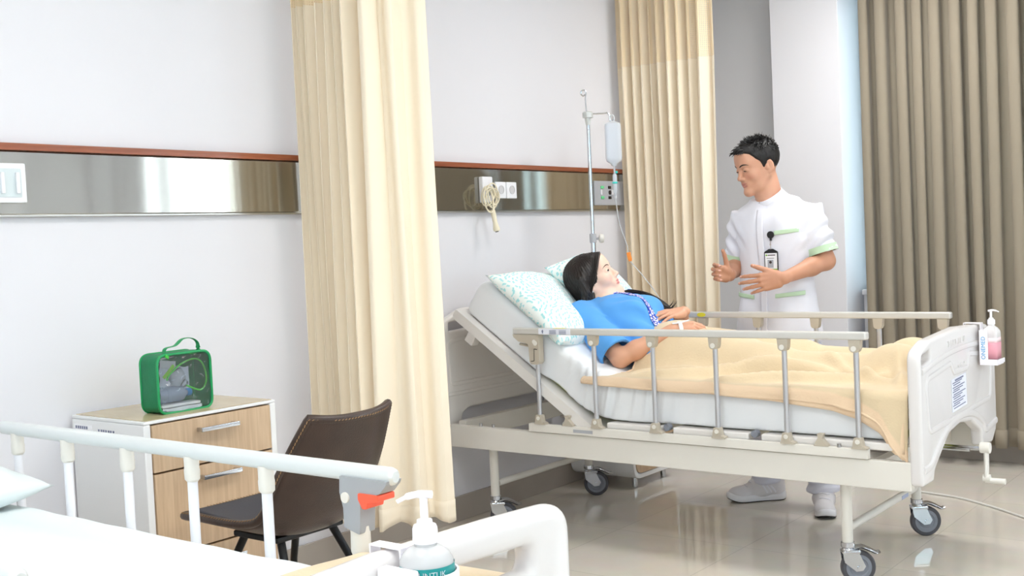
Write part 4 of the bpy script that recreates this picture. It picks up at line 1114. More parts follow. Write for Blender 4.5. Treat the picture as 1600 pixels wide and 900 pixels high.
# ---------------------------------------------------------------- bedside cabinets
m_lam = mat('white_laminate', (238, 238, 238), .4)
m_oakf = wood_mat('oak_front', (196, 166, 134), (212, 184, 152), 5, .45, (14, 14, .9))
m_top = wood_mat('beige_top', (196, 178, 142), (206, 188, 152), 3, .22, (6, 2, 2))
def cabinet(x0, x1, y0, y1, zt, label, near):
    t = thing('bedside_cabinet', label, 'bedside cabinet', ((x0+x1)/2, (y0+y1)/2, 0), 'bedside cabinets')
    zb = .052; w = .024
    # one bent white shell: sides and rounded bottom
    outer = fillet([(x0, zt), (x0, zb), (x1, zb), (x1, zt)], [0, .075, .075, 0], 8)
    inner = fillet([(x1-w, zt), (x1-w, zb+w), (x0+w, zb+w), (x0+w, zt)], [0, .055, .055, 0], 8)
    bm = B(); prism(bm, [outer+inner], lambda u, v: (u, y0, v), lambda u, v: (u, y1, v)); q = obj('shell', bm, m_lam, t); mod_bevel(q, .003, 2, 50)
    bm = B(); bx(bm, x0, x1, y0, y1, zt+.0005, zt+.0105, .003); obj('top_edge', bm, m_lam, t)
    bm = B(); bx(bm, x0+.012, x1-.008, y0+.008, y1-.006, zt+.0108, zt+.0125, .0008); obj('top_board', bm, m_top, t)
    bm = B(); bx(bm, x0+w, x1-w, y1-.012, y1-.004, zb+w, zt-.001, .001); obj('back_board', bm, m_lam, t)
    a, b_ = x0+w+.003, x1-w-.001+.008
    b_ = x1-w-.003
    edges = [zt-.004, zt-.150, zt-.156, zt-.41, zt-.416, zb+w+.004]
    for k in range(3):
        z1, z0 = edges[2*k], edges[2*k+1]
        bm = B()
        if k < 2: bx(bm, a, b_, y0-.004, y0+.30, z0, z1, .002)
        else: prism(bm, [fillet([(a, z1), (a, z0), (b_, z0), (b_, z1)], [0, .05, .05, 0], 6)], lambda u, v: (u, y0-.004, v), lambda u, v: (u, y0+.016, v))
        d = obj('drawer' if k < 2 else 'door', bm, m_oakf, t)
        zh = z1-.036 if k < 2 else z1-.05; xm = (a+b_)/2+.004
        bm = B()
        rbox(bm, (xm, y0-.030, zh), (.150, .010, .014), .002)
        for s in (-1, 1): rbox(bm, (xm+s*.066, y0-.018, zh), (.012, .028, .012), .001)
        obj('handle', bm, m_chrome, d, label='chrome bar handle')
    for x in (x0+.08, x1-.08):
        for y in (y0+.045, y1-.05):
            bm = B(); cyl(bm, (x, y, 0.001), (x, y, zb+.004), .014, .016, 16, bev=.002); obj('foot', bm, m_chrome, t, label='chrome foot')
    return t
cab = cabinet(1.964, 2.476, 2.985, 3.385, .768, 'bedside cabinet with oak drawer fronts under the green bag', True)
# inventory sticker on the cabinet side (blurred print)
bm = B(); bx(bm, 1.9626, 1.964, 3.265, 3.372, .715, .752, .0003); q = obj('inventory_sticker', bm, mat('sticker_white', (248, 248, 250), .5), cab)
bm = B(); rs = random.Random(2)
for i, y in enumerate((3.358, 3.345, 3.333, 3.321, 3.309, 3.297)):
    bx(bm, 1.9620, 1.9626, y-.0045, y+.0035, .738, .747, 0)
bx(bm, 1.9620, 1.9626, 3.285, 3.338, .724, .728, 0)
for y in (3.23, 3.215, 3.203, 3.19, 3.175, 3.163, 3.148): bx(bm, 1.9634, 1.964, y-.004, y+.004, .735, .742, 0)
obj('sticker_print', bm, m_ink, q)
bm = B(); cyl(bm, (1.9620, 3.356, .726), (1.9626, 3.356, .726), .007, n=14); obj('sticker_emblem', bm, mat('emblem_green', (60, 150, 110), .5), q)
cabinet(4.745, 5.185, 3.0, 3.385, .76, 'white bedside cabinet with rounded bottom, glimpsed under the patient bed by the wall', False)

# ---------------------------------------------------------------- green clear-front bag and what is in it
m_gfab = mat('green_nylon', (14, 118, 74), .55, bump=(60, .3), var=(18, .12))
m_gpipe = mat('green_piping', (30, 150, 88), .45)
m_gbright = mat('bright_green', (64, 190, 60), .4)
m_clear = mat('clear_vinyl', (255, 255, 255), .03, trans=.97, ior=1.2)
m_clearp = mat('clear_plastic', (246, 250, 252), .06, trans=.9, ior=1.3)
bag = thing('toiletry_bag', 'green zipped bag with a clear front window standing on the cabinet', 'bag', (2.178, 3.10, .7805))
BX0, BX1, BY0, BY1, BZ0, BZ1 = 2.070, 2.272, 3.055, 3.145, .7815, .968
rr = fillet([(BX0, BZ0), (BX1, BZ0), (BX1, BZ1), (BX0, BZ1)], .034, 8)
n = len(rr); cxb, czb = (BX0+BX1)/2, (BZ0+BZ1)/2
vs = []; ks = (0, .06, .2, .4, .6, .8, .94, 1.)
for k, t in enumerate(ks):
    y = BY0+(BY1-BY0)*t; 
    for (u, v) in rr:
        puff = 1+.022*math.sin(PI*t)-.006*math.sin(u*90+t*7)*math.sin(PI*t)
        z = czb+(v-czb)*(puff if v > czb else 1.0)
        vs.append((cxb+(u-cxb)*puff, y, z))
fs = grid_faces(len(ks), n, False, True); fs.append(tuple(range((len(ks)-1)*n, len(ks)*n)))
o = obj('bag_body', (vs, fs), m_gfab, bag, angle=50); sd = o.modifiers.new('s', 'SOLIDIFY'); sd.thickness = .0025; sd.offset = -1
bm = B(); tube(bm, [(u, BY0-.001, v) for u, v in rr], .0045, 8, closed=True); tube(bm, [(cxb+(u-cxb)*1.0, BY1, czb+(v-czb)*1.0) for u, v in rr], .004, 8, closed=True); obj('piping', bm, m_gpipe, bag)
ri = fillet([(BX0+.003, BZ0+.003), (BX1-.003, BZ0+.003), (BX1-.003, BZ1-.003), (BX0+.003, BZ1-.003)], .031, 8)
gw = 26; vs = []
for i in range(gw):
    for j in range(gw):
        a, b_ = 2*i/(gw-1)-1, 2*j/(gw-1)-1
        # squircle map into the rounded rectangle
        k = max(abs(a), abs(b_)); l = math.hypot(a, b_); f = (1 if l == 0 else (k/l)**(.16*k))
        u, v = cxb+a*f*(BX1-BX0-.006)/2, czb+b_*f*(BZ1-BZ0-.006)/2
        y = BY0-.004*(1-k**4)+.0022*math.sin(u*75+v*40)*math.sin(v*90)+.002*math.sin(v*130-u*60)
        vs.append((u, y, v))
o = obj('clear_window', (vs, grid_faces(gw, gw)), m_clear, bag, angle=None, label='clear vinyl window'); sd = o.modifiers.new('s', 'SOLIDIFY'); sd.thickness = .0012
hp_ = spline([(2.115, 3.08, .966), (2.122, 3.08, .986), (2.16, 3.082, .992), (2.19, 3.085, 1.010), (2.225, 3.086, 1.010), (2.247, 3.085, .995), (2.25, 3.085, .968)], 7)
bm = B(); tube(bm, hp_, .010, 8, ell=(.16, 1), up=(0, 0, 1)); obj('carry_handle', bm, m_gpipe, bag)
bm = B(); tube(bm, [(BX0+.012, BY0+.006, BZ1-.004), (BX1-.012, BY0+.006, BZ1-.002)], .003, 6); obj('zip', bm, m_gbright, bag)
bm = B(); rbox(bm, (2.106, BY0-.004, .962), (.016, .004, .010), .001, R=rotm(0, .5, .2)); obj('zip_pull', bm, m_gbright, bag)
m_pack = mat('white_packet', (236, 238, 244), .5)
for i, (z, dx, a) in enumerate(((.7895, 0, .02), (.8005, -.006, -.03))):
    bm = B(); rbox(bm, (2.17+dx, 3.10, z+.0005), (.15, .055, .009), .002, R=rotm(0, 0, a))
    tag(obj('packet', bm, m_pack, loc=(2.17+dx, 3.10, z-.004)), ('white flat packet lying at the very bottom of the green bag', 'white flat packet lying on the bottom packet in the green bag')[i], 'packet', 'packets in the green bag')
bt = thing('plastic_bottle', 'clear plastic bottle with a blue cap lying in the green bag', 'bottle', (2.16, 3.11, .83))
Rb = rotm(0, PI/2, 0)
bm = B(); lathe(bm, [(.0, -.075), (.022, -.075), (.027, -.068), (.027, -.03), (.025, -.025), (.027, -.02), (.027, .03), (.022, .045), (.011, .055), (.011, .062), (0, .062)], (2.15, 3.108, .834), 24, Rb); obj('bottle_body', bm, mat('bluish_clear', (200, 216, 240), .08, trans=.6, ior=1.3), bt)
bm = B(); lathe(bm, [(0, .060), (.0125, .060), (.0125, .076), (0, .078)], (2.15, 3.108, .834), 20, Rb); obj('bottle_cap', bm, mat('blue_cap', (40, 130, 190), .35), bt)
mk = thing('breathing_mask', 'clear breathing mask with green tubing inside the green bag', 'mask', (2.18, 3.085, .87))
bm = B(); lathe(bm, [(.034, 0), (.036, .004), (.030, .018), (.020, .032), (.012, .036), (.012, .05), (0, .05)], (2.175, 3.118, .888), 24, rotm(PI/2+.5, 0, .3)); obj('mask_cup', bm, m_clearp, mk)
bm = B(); tube(bm, spline([(2.19, 3.075, .86), (2.24, 3.07, .84), (2.268, 3.075, .87), (2.262, 3.08, .92), (2.235, 3.085, .942), (2.18, 3.085, .93), (2.13, 3.08, .90), (2.118, 3.075, .885)], 8), .0028, 8); obj('mask_tube', bm, m_gbright, mk)
bm = B(); tube(bm, spline([(2.105, 3.074, .893), (2.125, 3.068, .915), (2.142, 3.07, .93)], 6), .006, 8, ell=(.35, 1), up=(0, 1, 0)); obj('mask_strap', bm, mat('olive_strap', (110, 170, 50), .5), mk)
pc_ = thing('plastic_pouch', 'crumpled bluish-white plastic pouch behind the bottle in the green bag', 'pouch', (2.16, 3.12, .86))
vs = []; fs = []
for sd_ in (0, 1):
    for i in range(14):
        for j in range(12):
            a, b_ = i/13*2-1, j/11*2-1; th = (1-a*a)*(1-b_*b_)
            vs.append((2.165+a*.062, 3.112+(1 if sd_ else -1)*(.008*th+.0005)+.0035*math.sin(a*9+b_*5)*math.sin(b_*7-a*4)*th, .875+b_*.045+.004*math.sin(a*6)))
    f_ = grid_faces(14, 12); fs += [tuple(q+sd_*168 for q in (f if sd_ else f[::-1])) for f in f_]
obj('pouch_film', (vs, fs), mat('pouch_film', (206, 216, 236), .12, trans=.25, ior=1.3, coat=.5), pc_, angle=None)
bk = thing('folded_leaflet', 'white folded leaflet standing behind the mask in the green bag', 'leaflet', (2.13, 3.13, .88))
bm = B(); rbox(bm, (2.135, 3.1335, .895), (.105, .004, .10), .001, R=rotm(0, .15, 0)); obj('leaflet_paper', bm, m_pack, bk)
bm = B()
for k in range(4): 
    a = k*PI/2; cyl(bm, (2.128+.007*math.cos(a), 3.1302, .888+.007*math.sin(a)), (2.128+.007*math.cos(a), 3.1295, .888+.007*math.sin(a)), .0055, n=10)
obj('leaflet_emblem', bm, m_gpipe, bk)

# ---------------------------------------------------------------- brown leather chair
m_lea = mat('brown_leather', (54, 37, 29), .38, bump=(220, .25), var=(14, .18), coat=.1)
m_lea_in = mat('grey_seat_fabric', (72, 72, 78), .8, bump=(300, .3))
m_stitch = mat('tan_stitch', (160, 124, 84), .7)
ch = thing('shell_chair', 'brown stitched-leather shell chair beside the bedside cabinet', 'chair', (2.20, 2.55, 0))
# side profile: (y, z, half width, forward wrap of the edge)
prof = [(2.850, .498, .185, .004), (2.82, .494, .196, .012), (2.75, .482, .204, .030), (2.62, .470, .207, .042), (2.53, .466, .205, .052), (2.46, .478, .200, .060), (2.415, .52, .196, .060), (2.385, .58, .196, .056), (2.35, .655, .188, .048), (2.315, .732, .172, .040), (2.28, .808, .152, .032)]
sp_ = np.array(spline(prof, 6)); NU = 25
def shell(off):
    g = []
    T = np.gradient(sp_[:, :2], axis=0); T /= np.linalg.norm(T, axis=1)[:, None]
    for i, (y, z, w, f) in enumerate(sp_):
        nn = np.array([T[i, 1], -T[i, 0]])       # towards the sitter
        if nn[1] < 0 and nn[0] < 0: nn = -nn
        row = []
        s = i/(len(sp_)-1)
        for k in range(NU):
            a = 2*k/(NU-1)-1
            lift = f*(abs(a)**2.6)*1.0+off
            topc = -.024*(a*a-.35) if s > .93 else 0
            row.append((2.180+a*w, y+nn[0]*lift, z+nn[1]*lift))
        g.append(row)
    return np.array(g)
g0 = shell(0)
# direction check: seat normal must point up
def shell_obj(name, g, m, th, off):
    o = obj(name, (g.reshape(-1, 3), grid_faces(g.shape[0], g.shape[1])), m, ch, angle=None)
    sd = o.modifiers.new('s', 'SOLIDIFY'); sd.thickness = th; sd.offset = off; return o
shell_obj('leather_shell', g0, m_lea, .022, 0)
gi = shell(.013)[3:-3, 2:-2]
shell_obj('seat_lining', gi, m_lea_in, .006, 0)
rim = list(g0[:, 0])+list(g0[-1, 1:-1])+list(g0[::-1, -1])+list(g0[0, ::-1][1:-1])
bm = B(); tube(bm, rim, .0125, 10, closed=True); obj('rim', bm, m_lea, ch)
bm = B(); rs = np.array(rim); 
L_ = np.concatenate([[0], np.cumsum(np.linalg.norm(np.diff(rs, axis=0), axis=1))]); cen = g0.reshape(-1, 3).mean(0)
for s in np.arange(0, L_[-1], .0115):
    p = np.array([np.interp(s, L_, rs[:, k]) for k in range(3)]); q = np.array([np.interp(min(s+.006, L_[-1]), L_, rs[:, k]) for k in range(3)])
    out = np.array([np.sign(p[0]-2.20)*.8 if abs(p[0]-2.2) > .12 else 0, -.75 if p[2] > .55 else 0, -.2 if p[2] > .55 else .9]); out = out/np.linalg.norm(out)
    tube(bm, [tuple(p+out*.0125), tuple(q+out*.0125+np.array([0, 0, .003]))], .0012, 4)
obj('edge_stitching', bm, m_stitch, ch, label='tan edge stitching')
m_blkm = mat('black_metal', (22, 22, 24), .35, .5)
bm = B(); rbox(bm, (2.20, 2.62, .448), (.26, .20, .018), .005); obj('seat_plate', bm, m_blkm, ch)
for sx in (-1, 1):
    for (ya, yb_) in ((2.70, 2.83), (2.54, 2.40)):
        bm = B(); tube(bm, [(2.20+sx*.10, ya, .44), (2.20+sx*.135, (ya+yb_)/2, .30), (2.20+sx*.19, yb_, .006)], [.0125, .0115, .009], 12); obj('leg', bm, m_blkm, ch)

# ---------------------------------------------------------------- hand-rub bottles in their holders
m_pump = mat('pump_white', (246, 242, 248), .3)
m_pink = mat('pink_gel', (250, 176, 190), .15, trans=.25, ior=1.33)
m_bot = mat('frosted_bottle', (244, 240, 240), .25, trans=.35, ior=1.3)
m_botc = mat('clear_bottle', (246, 246, 246), .1, trans=.5, ior=1.2)
m_bluetx = mat('blue_print', (70, 160, 214), .5)
m_teal = mat('teal_label', (18, 140, 140), .4)
def pump(parent, c, z, d, s=1.):
    """collar, neck and spout; d = spout direction"""
    d = V(d).normalized(); x, y = c
    bm = B(); lathe(bm, [(0, z), (.0165*s, z), (.0175*s, z+.003), (.017*s, z+.020*s), (.0155*s, z+.024*s), (.011*s, z+.025*s), (.0105*s, z+.031*s), (0, z+.031*s)], (x, y, 0), 24); q = obj('pump_collar', bm, m_pump, parent)
    bm = B(); cyl(bm, (x, y, z+.03*s), (x, y, z+.062*s), .0055*s, n=14)
    t0 = V((x, y, z+.064*s)); tube(bm, spline([t0-d*.012*s, t0+d*.006*s+V((0, 0, .002)), t0+d*.022*s, t0+d*.036*s-V((0, 0, .006*s))], 5), [.0075*s]*6+[.0065*s]*5+[.004*s]*5, 10, ell=(1.15, .7), up=d.cross(V((0, 0, 1))))
    obj('pump_spout', bm, m_pump, q)
# patient bed footboard: shared bracket, square bottle
h1 = thing('bottle_holder', 'white lettered bottle bracket hooked over the patient bed footboard', 'bottle holder', (4.44, 1.2, .735))
bm = B()
bx(bm, 4.398, 4.402, 1.1925, 1.2235, .738, .862, .001); bx(bm, 4.478, 4.482, 1.1925, 1.2235, .738, .862, .001); bx(bm, 4.402, 4.478, 1.2175, 1.2235, .738, .862, .001)
bx(bm, 4.398, 4.482, 1.158, 1.2235, .730, .738, .002)
obj('bracket', bm, m_pump, h1)
bm = B(); pl = fillet([(1.2235, .735), (1.2235, .8875), (1.288, .8875), (1.288, .85), (1.2855, .85), (1.2855, .8845), (1.2265, .8845), (1.2265, .735)], .0012, 2)
prism(bm, [pl], lambda u, v: (4.425, u, v), lambda u, v: (4.455, u, v)); obj('hook', bm, m_pump, h1)
bm = B(); bx(bm, 4.398, 4.482, 1.154, 1.159, .735, .752, .002); bx(bm, 4.397, 4.4005, 1.159, 1.193, .738, .752, .001); obj('retaining_lip', bm, m_pump, h1)
bm = text_mesh('ONEMED', .021, cols((0, 0, 1), (0, 1, 0), (-1, 0, 0)), (4.3974, 1.2085, .795), .0003); obj('lettering', bm, m_bluetx, h1, smooth=False, label='blue vertical lettering')
b1 = thing('sanitizer_bottle', 'square hand-rub bottle half full of pink gel on the patient bed footboard', 'bottle', (4.44, 1.18, .739), 'hand-rub bottles')
def sq(z, hx, hy, r=.012): return [(4.44+u, 1.189+v*.78, z) for u, v in fillet([(-hx, -hy), (hx, -hy), (hx, hy), (-hx, hy)], r, 4)]
lv = [sq(.7385, .033, .030), sq(.742, .0355, .0335), sq(.845, .0355, .0335), sq(.856, .034, .032), sq(.868, .026, .025, .018), sq(.875, .016, .016, .0155), sq(.882, .014, .014, .0135)]
n = len(lv[0]); fs = grid_faces(len(lv), n, False, True)+[tuple(range(n))[::-1], tuple(range((len(lv)-1)*n, len(lv)*n))]
obj('bottle_body', (sum(lv, []), fs), m_bot, b1)
lg = [sq(.752, .0362, .0342), sq(.815, .0362, .0342)]; fs = [(i, (i+1) % n, n+(i+1) % n, n+i) for i in range(n)]
o = obj('pink_gel', (sum(lg, []), fs), m_pink, b1, label='pink gel'); sd = o.modifiers.new('s', 'SOLIDIFY'); sd.thickness = .001
lg = [sq(.815, .0360, .0340), sq(.832, .0360, .0340)]
o = obj('pale_gel', (sum(lg, []), fs), mat('pale_pink', (252, 222, 226), .2), b1); sd = o.modifiers.new('s', 'SOLIDIFY'); sd.thickness = .001
pump(b1, (4.44, 1.189), .881, (.55, -.8, 0), .8)
# foreground footboard: round clear bottle in a cut-away cup
bc = (1.102, 1.033); BR = .0375
h2 = thing('bottle_holder', 'white cut-away bottle cup hooked over the foreground footboard', 'bottle holder', (bc[0], 1.05, 0.7320))
def cupwall(bm, a0, a1, z0, z1, r=BR+.0035, th=.003, n=24):
    vs = []
    for k in range(n+1):
        a = math.radians(a0+(a1-a0)*k/n)
        for (rr_, z) in ((r, z0), (r+th, z0), (r+th, z1), (r, z1)): vs.append((bc[0]+rr_*math.cos(a), bc[1]+rr_*math.sin(a), z))
    fs = [(i*4+j, i*4+(j+1) % 4, (i+1)*4+(j+1) % 4, (i+1)*4+j) for i in range(n) for j in range(4)]+[(3, 2, 1, 0), (n*4, n*4+1, n*4+2, n*4+3)]
    addmesh(bm, vs, fs)
bm = B(); cupwall(bm, 0, 360, 0.7270, 0.8340); 
cyl(bm, (bc[0], bc[1], 0.7250), (bc[0], bc[1], 0.7290), BR+.0065, n=40); obj('cup', bm, m_pump, h2)
bm = B(); bx(bm, bc[0]-.055, bc[0]-.036, bc[1]-.02, 1.0735, 0.7270, 0.8450, .003); obj('side_cheek', bm, m_pump, h2)
bm = B(); pl = fillet([(1.0690, 0.7320), (1.0690, 0.8600), (1.130, 0.8600), (1.130, 0.8320), (1.1275, 0.8320), (1.1275, 0.8575), (1.0720, 0.8575), (1.0720, 0.7320)], .001, 2)
prism(bm, [pl], lambda u, v: (bc[0]-.012, u, v), lambda u, v: (bc[0]+.008, u, v)); obj('hook', bm, m_pump, h2)
b2 = thing('sanitizer_bottle', 'round clear hand-rub bottle with teal label in the foreground footboard holder', 'bottle', (bc[0], bc[1], 0.7300), 'hand-rub bottles')
bm = B(); lathe(bm, [(0, 0.7295), (BR-.004, 0.7295), (BR, 0.7340), (BR, 0.8420), (BR-.001, 0.8490), (BR-.006, 0.8580), (BR-.016, 0.8655), (.016, 0.8680), (.0155, 0.8720), (0, 0.8720)], (bc[0], bc[1], 0), 40); obj('bottle_body', bm, m_botc, b2)
vs = []; n = 30
for k in range(n+1):
    a = math.radians(150+180*k/n)
    for z in (0.7720, 0.8445): vs.append((bc[0]+(BR+.0006)*math.cos(a), bc[1]+(BR+.0006)*math.sin(a), z))
q = obj('label_band', (vs, [(2*k, 2*k+2, 2*k+3, 2*k+1) for k in range(n)]), m_teal, b2, label='teal label band')
vd = nrm([-0.7320, -.675, 0]); rd = np.array([-vd[1], vd[0], 0]); rd = np.array([.675, -0.7320, 0])
bm = text_mesh('AL UNTUK', .0115, cols(rd, (0, 0, 1), vd), tuple(np.array([bc[0], bc[1], 0.8355])+vd*(BR+.001)), .0002)
for v in bm.verts:   # wrap the lettering round the bottle
    p = np.array(v.co); d = (p-np.array([bc[0], bc[1], 0])); t = d@rd; z = p[2]; a = t/(BR+.001)
    c_ = vd*math.cos(a)+rd*math.sin(a); v.co = V((bc[0]+c_[0]*(BR+.0012), bc[1]+c_[1]*(BR+.0012), z))
obj('label_lettering', bm, m_pump, q, smooth=False)
bm = B(); cyl(bm, (bc[0], bc[1], 0.7520), (bc[0], bc[1], 0.8720), .0035, n=10); obj('dip_tube', bm, m_pump, b2)
pump(b2, bc, 0.8715, (-0.7420, .65, 0), 1.0)

# ---------------------------------------------------------------- drip stand, bag and line
px_, py_ = 4.618, 3.098
t = thing('drip_pole', 'chrome drip pole with hooked top rising behind the patient head', 'drip pole', (px_, py_, .46))
bm = B(); cyl(bm, (px_, py_, .471), (px_, py_, 1.30), .0125, n=18, bev=.002); obj('lower_tube', bm, m_chrome, t)
bm = B(); cyl(bm, (px_, py_, 1.29), (px_, py_, 1.87), .0095, n=16); obj('upper_tube', bm, m_chrome, t)
bm = B(); lathe(bm, [(0, 1.835), (.011, 1.835), (.016, 1.86), (.016, 1.868), (.026, 1.87), (.026, 1.895), (.02, 1.9), (0, 1.9)], (px_, py_, 0), 20); obj('top_collar', bm, mat('collar_grey', (206, 208, 206), .35, .3), t)
ird = V((.615, -.787, 0))
bm = B(); c = V((px_, py_, 1.9)); tube(bm, spline([c-ird*.006, c-ird*.008+V((0, 0, .06)), c-ird*.004+V((0, 0, .090)), c-ird*.010+V((0, 0, .105)), c-ird*.024+V((0, 0, .103)), c-ird*.029+V((0, 0, .088)), c-ird*.018+V((0, 0, .078)), c-ird*.008+V((0, 0, .086))], 6), .0036, 8); obj('top_hook', bm, m_chrome, t)
bm = B(); a = V((px_, py_, 1.888)); e = a+ird*.108; tube(bm, spline([a, a+ird*.08, e-ird*.012+V((0, 0, .002)), e+V((0, 0, -.012)), e+V((0, 0, -.032)), e+ird*.010+V((0, 0, -.04)), e+ird*.018+V((0, 0, -.03))], 6), .0036, 8); obj('side_arm', bm, m_chrome, t)
bm = B(); cyl(bm, (px_, py_, 1.255), (px_, py_, 1.30), .017, n=16, bev=.003); tube(bm, [(px_, py_, 1.275), tuple(V((px_, py_, 1.275))+ird*.03)], .006, 10); obj('clamp', bm, m_grey, t)
bm = B(); R = ird.to_track_quat('Z', 'Y').to_matrix(); lathe(bm, [(0, .0), (.012, .0), (.021, .006), (.023, .014), (.020, .024), (.0, .028)], tuple(V((px_, py_, 1.275))+ird*.028), 18, R); obj('clamp_knob', bm, m_bolt, t)
m_sal = mat('saline_bag', (236, 242, 250), .12, trans=.45, ior=1.25)
bc_ = a+ird*.120
t = thing('drip_bag', 'clear saline drip bottle hanging from the pole with its line', 'drip bag', (bc_.x, bc_.y, 1.64))
R2 = cols(ird, ird.cross(V((0, 0, -1))), (0, 0, 1))
def ring(z, hx, hy, r): 
    return [tuple(R2 @ V((u, v, 0))+V((bc_.x, bc_.y, z))) for u, v in fillet([(-hx, -hy), (hx, -hy), (hx, hy), (-hx, hy)], r, 4)]
lv = [ring(1.628, .012, .011, .01), ring(1.640, .018, .014, .012), ring(1.652, .036, .022, .018), ring(1.668, .0405, .025, .02), ring(1.74, .0395, .0245, .02), ring(1.82, .0405, .025, .02), ring(1.836, .038, .022, .018), ring(1.844, .020, .010, .009), ring(1.848, .012, .005, .0045)]
n = len(lv[0]); fs = grid_faces(len(lv), n, False, True)+[tuple(range(n))[::-1], tuple(range((len(lv)-1)*n, len(lv)*n))]
obj('bottle_body', (sum(lv, []), fs), m_sal, t)
bm = B(); q = V((bc_.x, bc_.y, 1.862)); tube(bm, [q+ird*math.cos(k*PI/8)*.010+V((0, 0, math.sin(k*PI/8)*.016)) for k in range(16)], .0035, 8, closed=True); obj('hanging_loop', bm, mat('loop_plastic', (232, 236, 240), .3, trans=.3), t)
bm = B(); q0 = V((bc_.x, bc_.y, 0))
def zz(z): return q0+V((0, 0, z))
cyl(bm, zz(1.628), zz(1.592), .0045, n=10); lathe(bm, [(.004, 1.592), (.0095, 1.585), (.011, 1.575), (.011, 1.535), (.0105, 1.50), (.006, 1.49), (.004, 1.48)], (bc_.x, bc_.y, 0), 16); obj('drip_chamber', bm, m_sal, t)
m_aqua = mat('aqua_fitting', (60, 206, 196), .35)
bm = B(); lathe(bm, [(.0114, 1.541), (.0135, 1.543), (.0135, 1.548), (.0114, 1.55)], (bc_.x, bc_.y, 0), 16); obj('chamber_ring', bm, m_aqua, t)
bm = B(); sphere(bm, tuple(zz(1.597)+ird*.010), .007, 10, 8); obj('vent_cap', bm, m_aqua, t)
line = spline([zz(1.485), V((4.715, 3.005, 1.36)), V((4.775, 3.0, 1.23)), V((4.785, 2.995, 1.16)), V((4.80, 2.95, 1.10)), V((4.78, 2.86, 1.01)), V((4.68, 2.76, .955)), V((4.58, 2.68, .935)), V((4.50, 2.62, .90)), V((4.46, 2.56, .875))], 8)
bm = B(); tube(bm, line, .0026, 8); obj('drip_line', bm, mat('clear_tube', (236, 240, 244), .2, trans=.4, ior=1.2), t)
k = 8*3-5; p = V(line[k]); q = V(line[k+6]); dd = (q-p).normalized()
bm = B(); R = dd.to_track_quat('Z', 'Y').to_matrix(); rbox(bm, tuple(p+dd*.02), (.017, .020, .040), .003, R=R); rbox(bm, tuple(p+dd*.036), (.013, .016, .02), .003, R=R); obj('roller_clamp', bm, mat('orange_clamp', (252, 150, 56), .4), t, label='orange roller clamp')

# ---------------------------------------------------------------- cable on the floor
bm = B(); tube(bm, spline([V((5.9, 3.1, .005)), V((5.55, 2.5, .005)), V((5.36, 1.95, .005)), V((5.31, 1.72, .005)), V((5.27, 1.57, .005)), V((5.165, 1.40, .005)), V((5.04, 1.24, .005)), V((4.9, 1.05, .005)), V((4.7, .75, .005))], 10), .005, 8)
solo('cable', bm, mat('white_cable', (228, 226, 220), .4), 'thin white cable curving across the floor past the footboard casters', 'cable', (5.3, 1.7, 0), angle=None)
# ---------------------------------------------------------------- people
def skin_mat(name, base, lip, tan, blush):
    m = bpy.data.materials.new(name); m.use_nodes = True; nt = m.node_tree; b = nt.nodes['Principled BSDF']; L = nt.links.new
    at = nt.nodes.new('ShaderNodeAttribute'); at.attribute_name = 'tint'; sp = nt.nodes.new('ShaderNodeSeparateColor'); L(at.outputs['Color'], sp.inputs[0])
    cur = None
    for k, c in ((1, tan), (2, blush), (0, lip)):
        mx = nt.nodes.new('ShaderNodeMix'); mx.data_type = 'RGBA'
        if cur is None: mx.inputs[6].default_value = (*lin(base), 1)
        else: L(cur, mx.inputs[6])
        mx.inputs[7].default_value = (*lin(c), 1); L(sp.outputs[k], mx.inputs[0]); cur = mx.outputs[2]
    L(cur, b.inputs['Base Color']); b.inputs['Roughness'].default_value = .48
    b.inputs['Subsurface Weight'].default_value = .12; b.inputs['Subsurface Radius'].default_value = (1, .35, .2); b.inputs['Subsurface Scale'].default_value = .006
    b.inputs['Specular IOR Level'].default_value = .4
    return m
m_eye = mat('eye_white', (214, 206, 202), .2)
m_iris = mat('iris_dark', (34, 22, 18), .1)
m_hair = mat('black_hair', (20, 18, 19), .55, bump=(260, .35), stretch=(1, 1, .35))
m_hair2 = mat('dark_brown_hair', (30, 22, 20), .36, bump=(90, .12), stretch=(1, 1, .3), var=(9, .2))
m_nail = mat('nail', (226, 178, 164), .25)

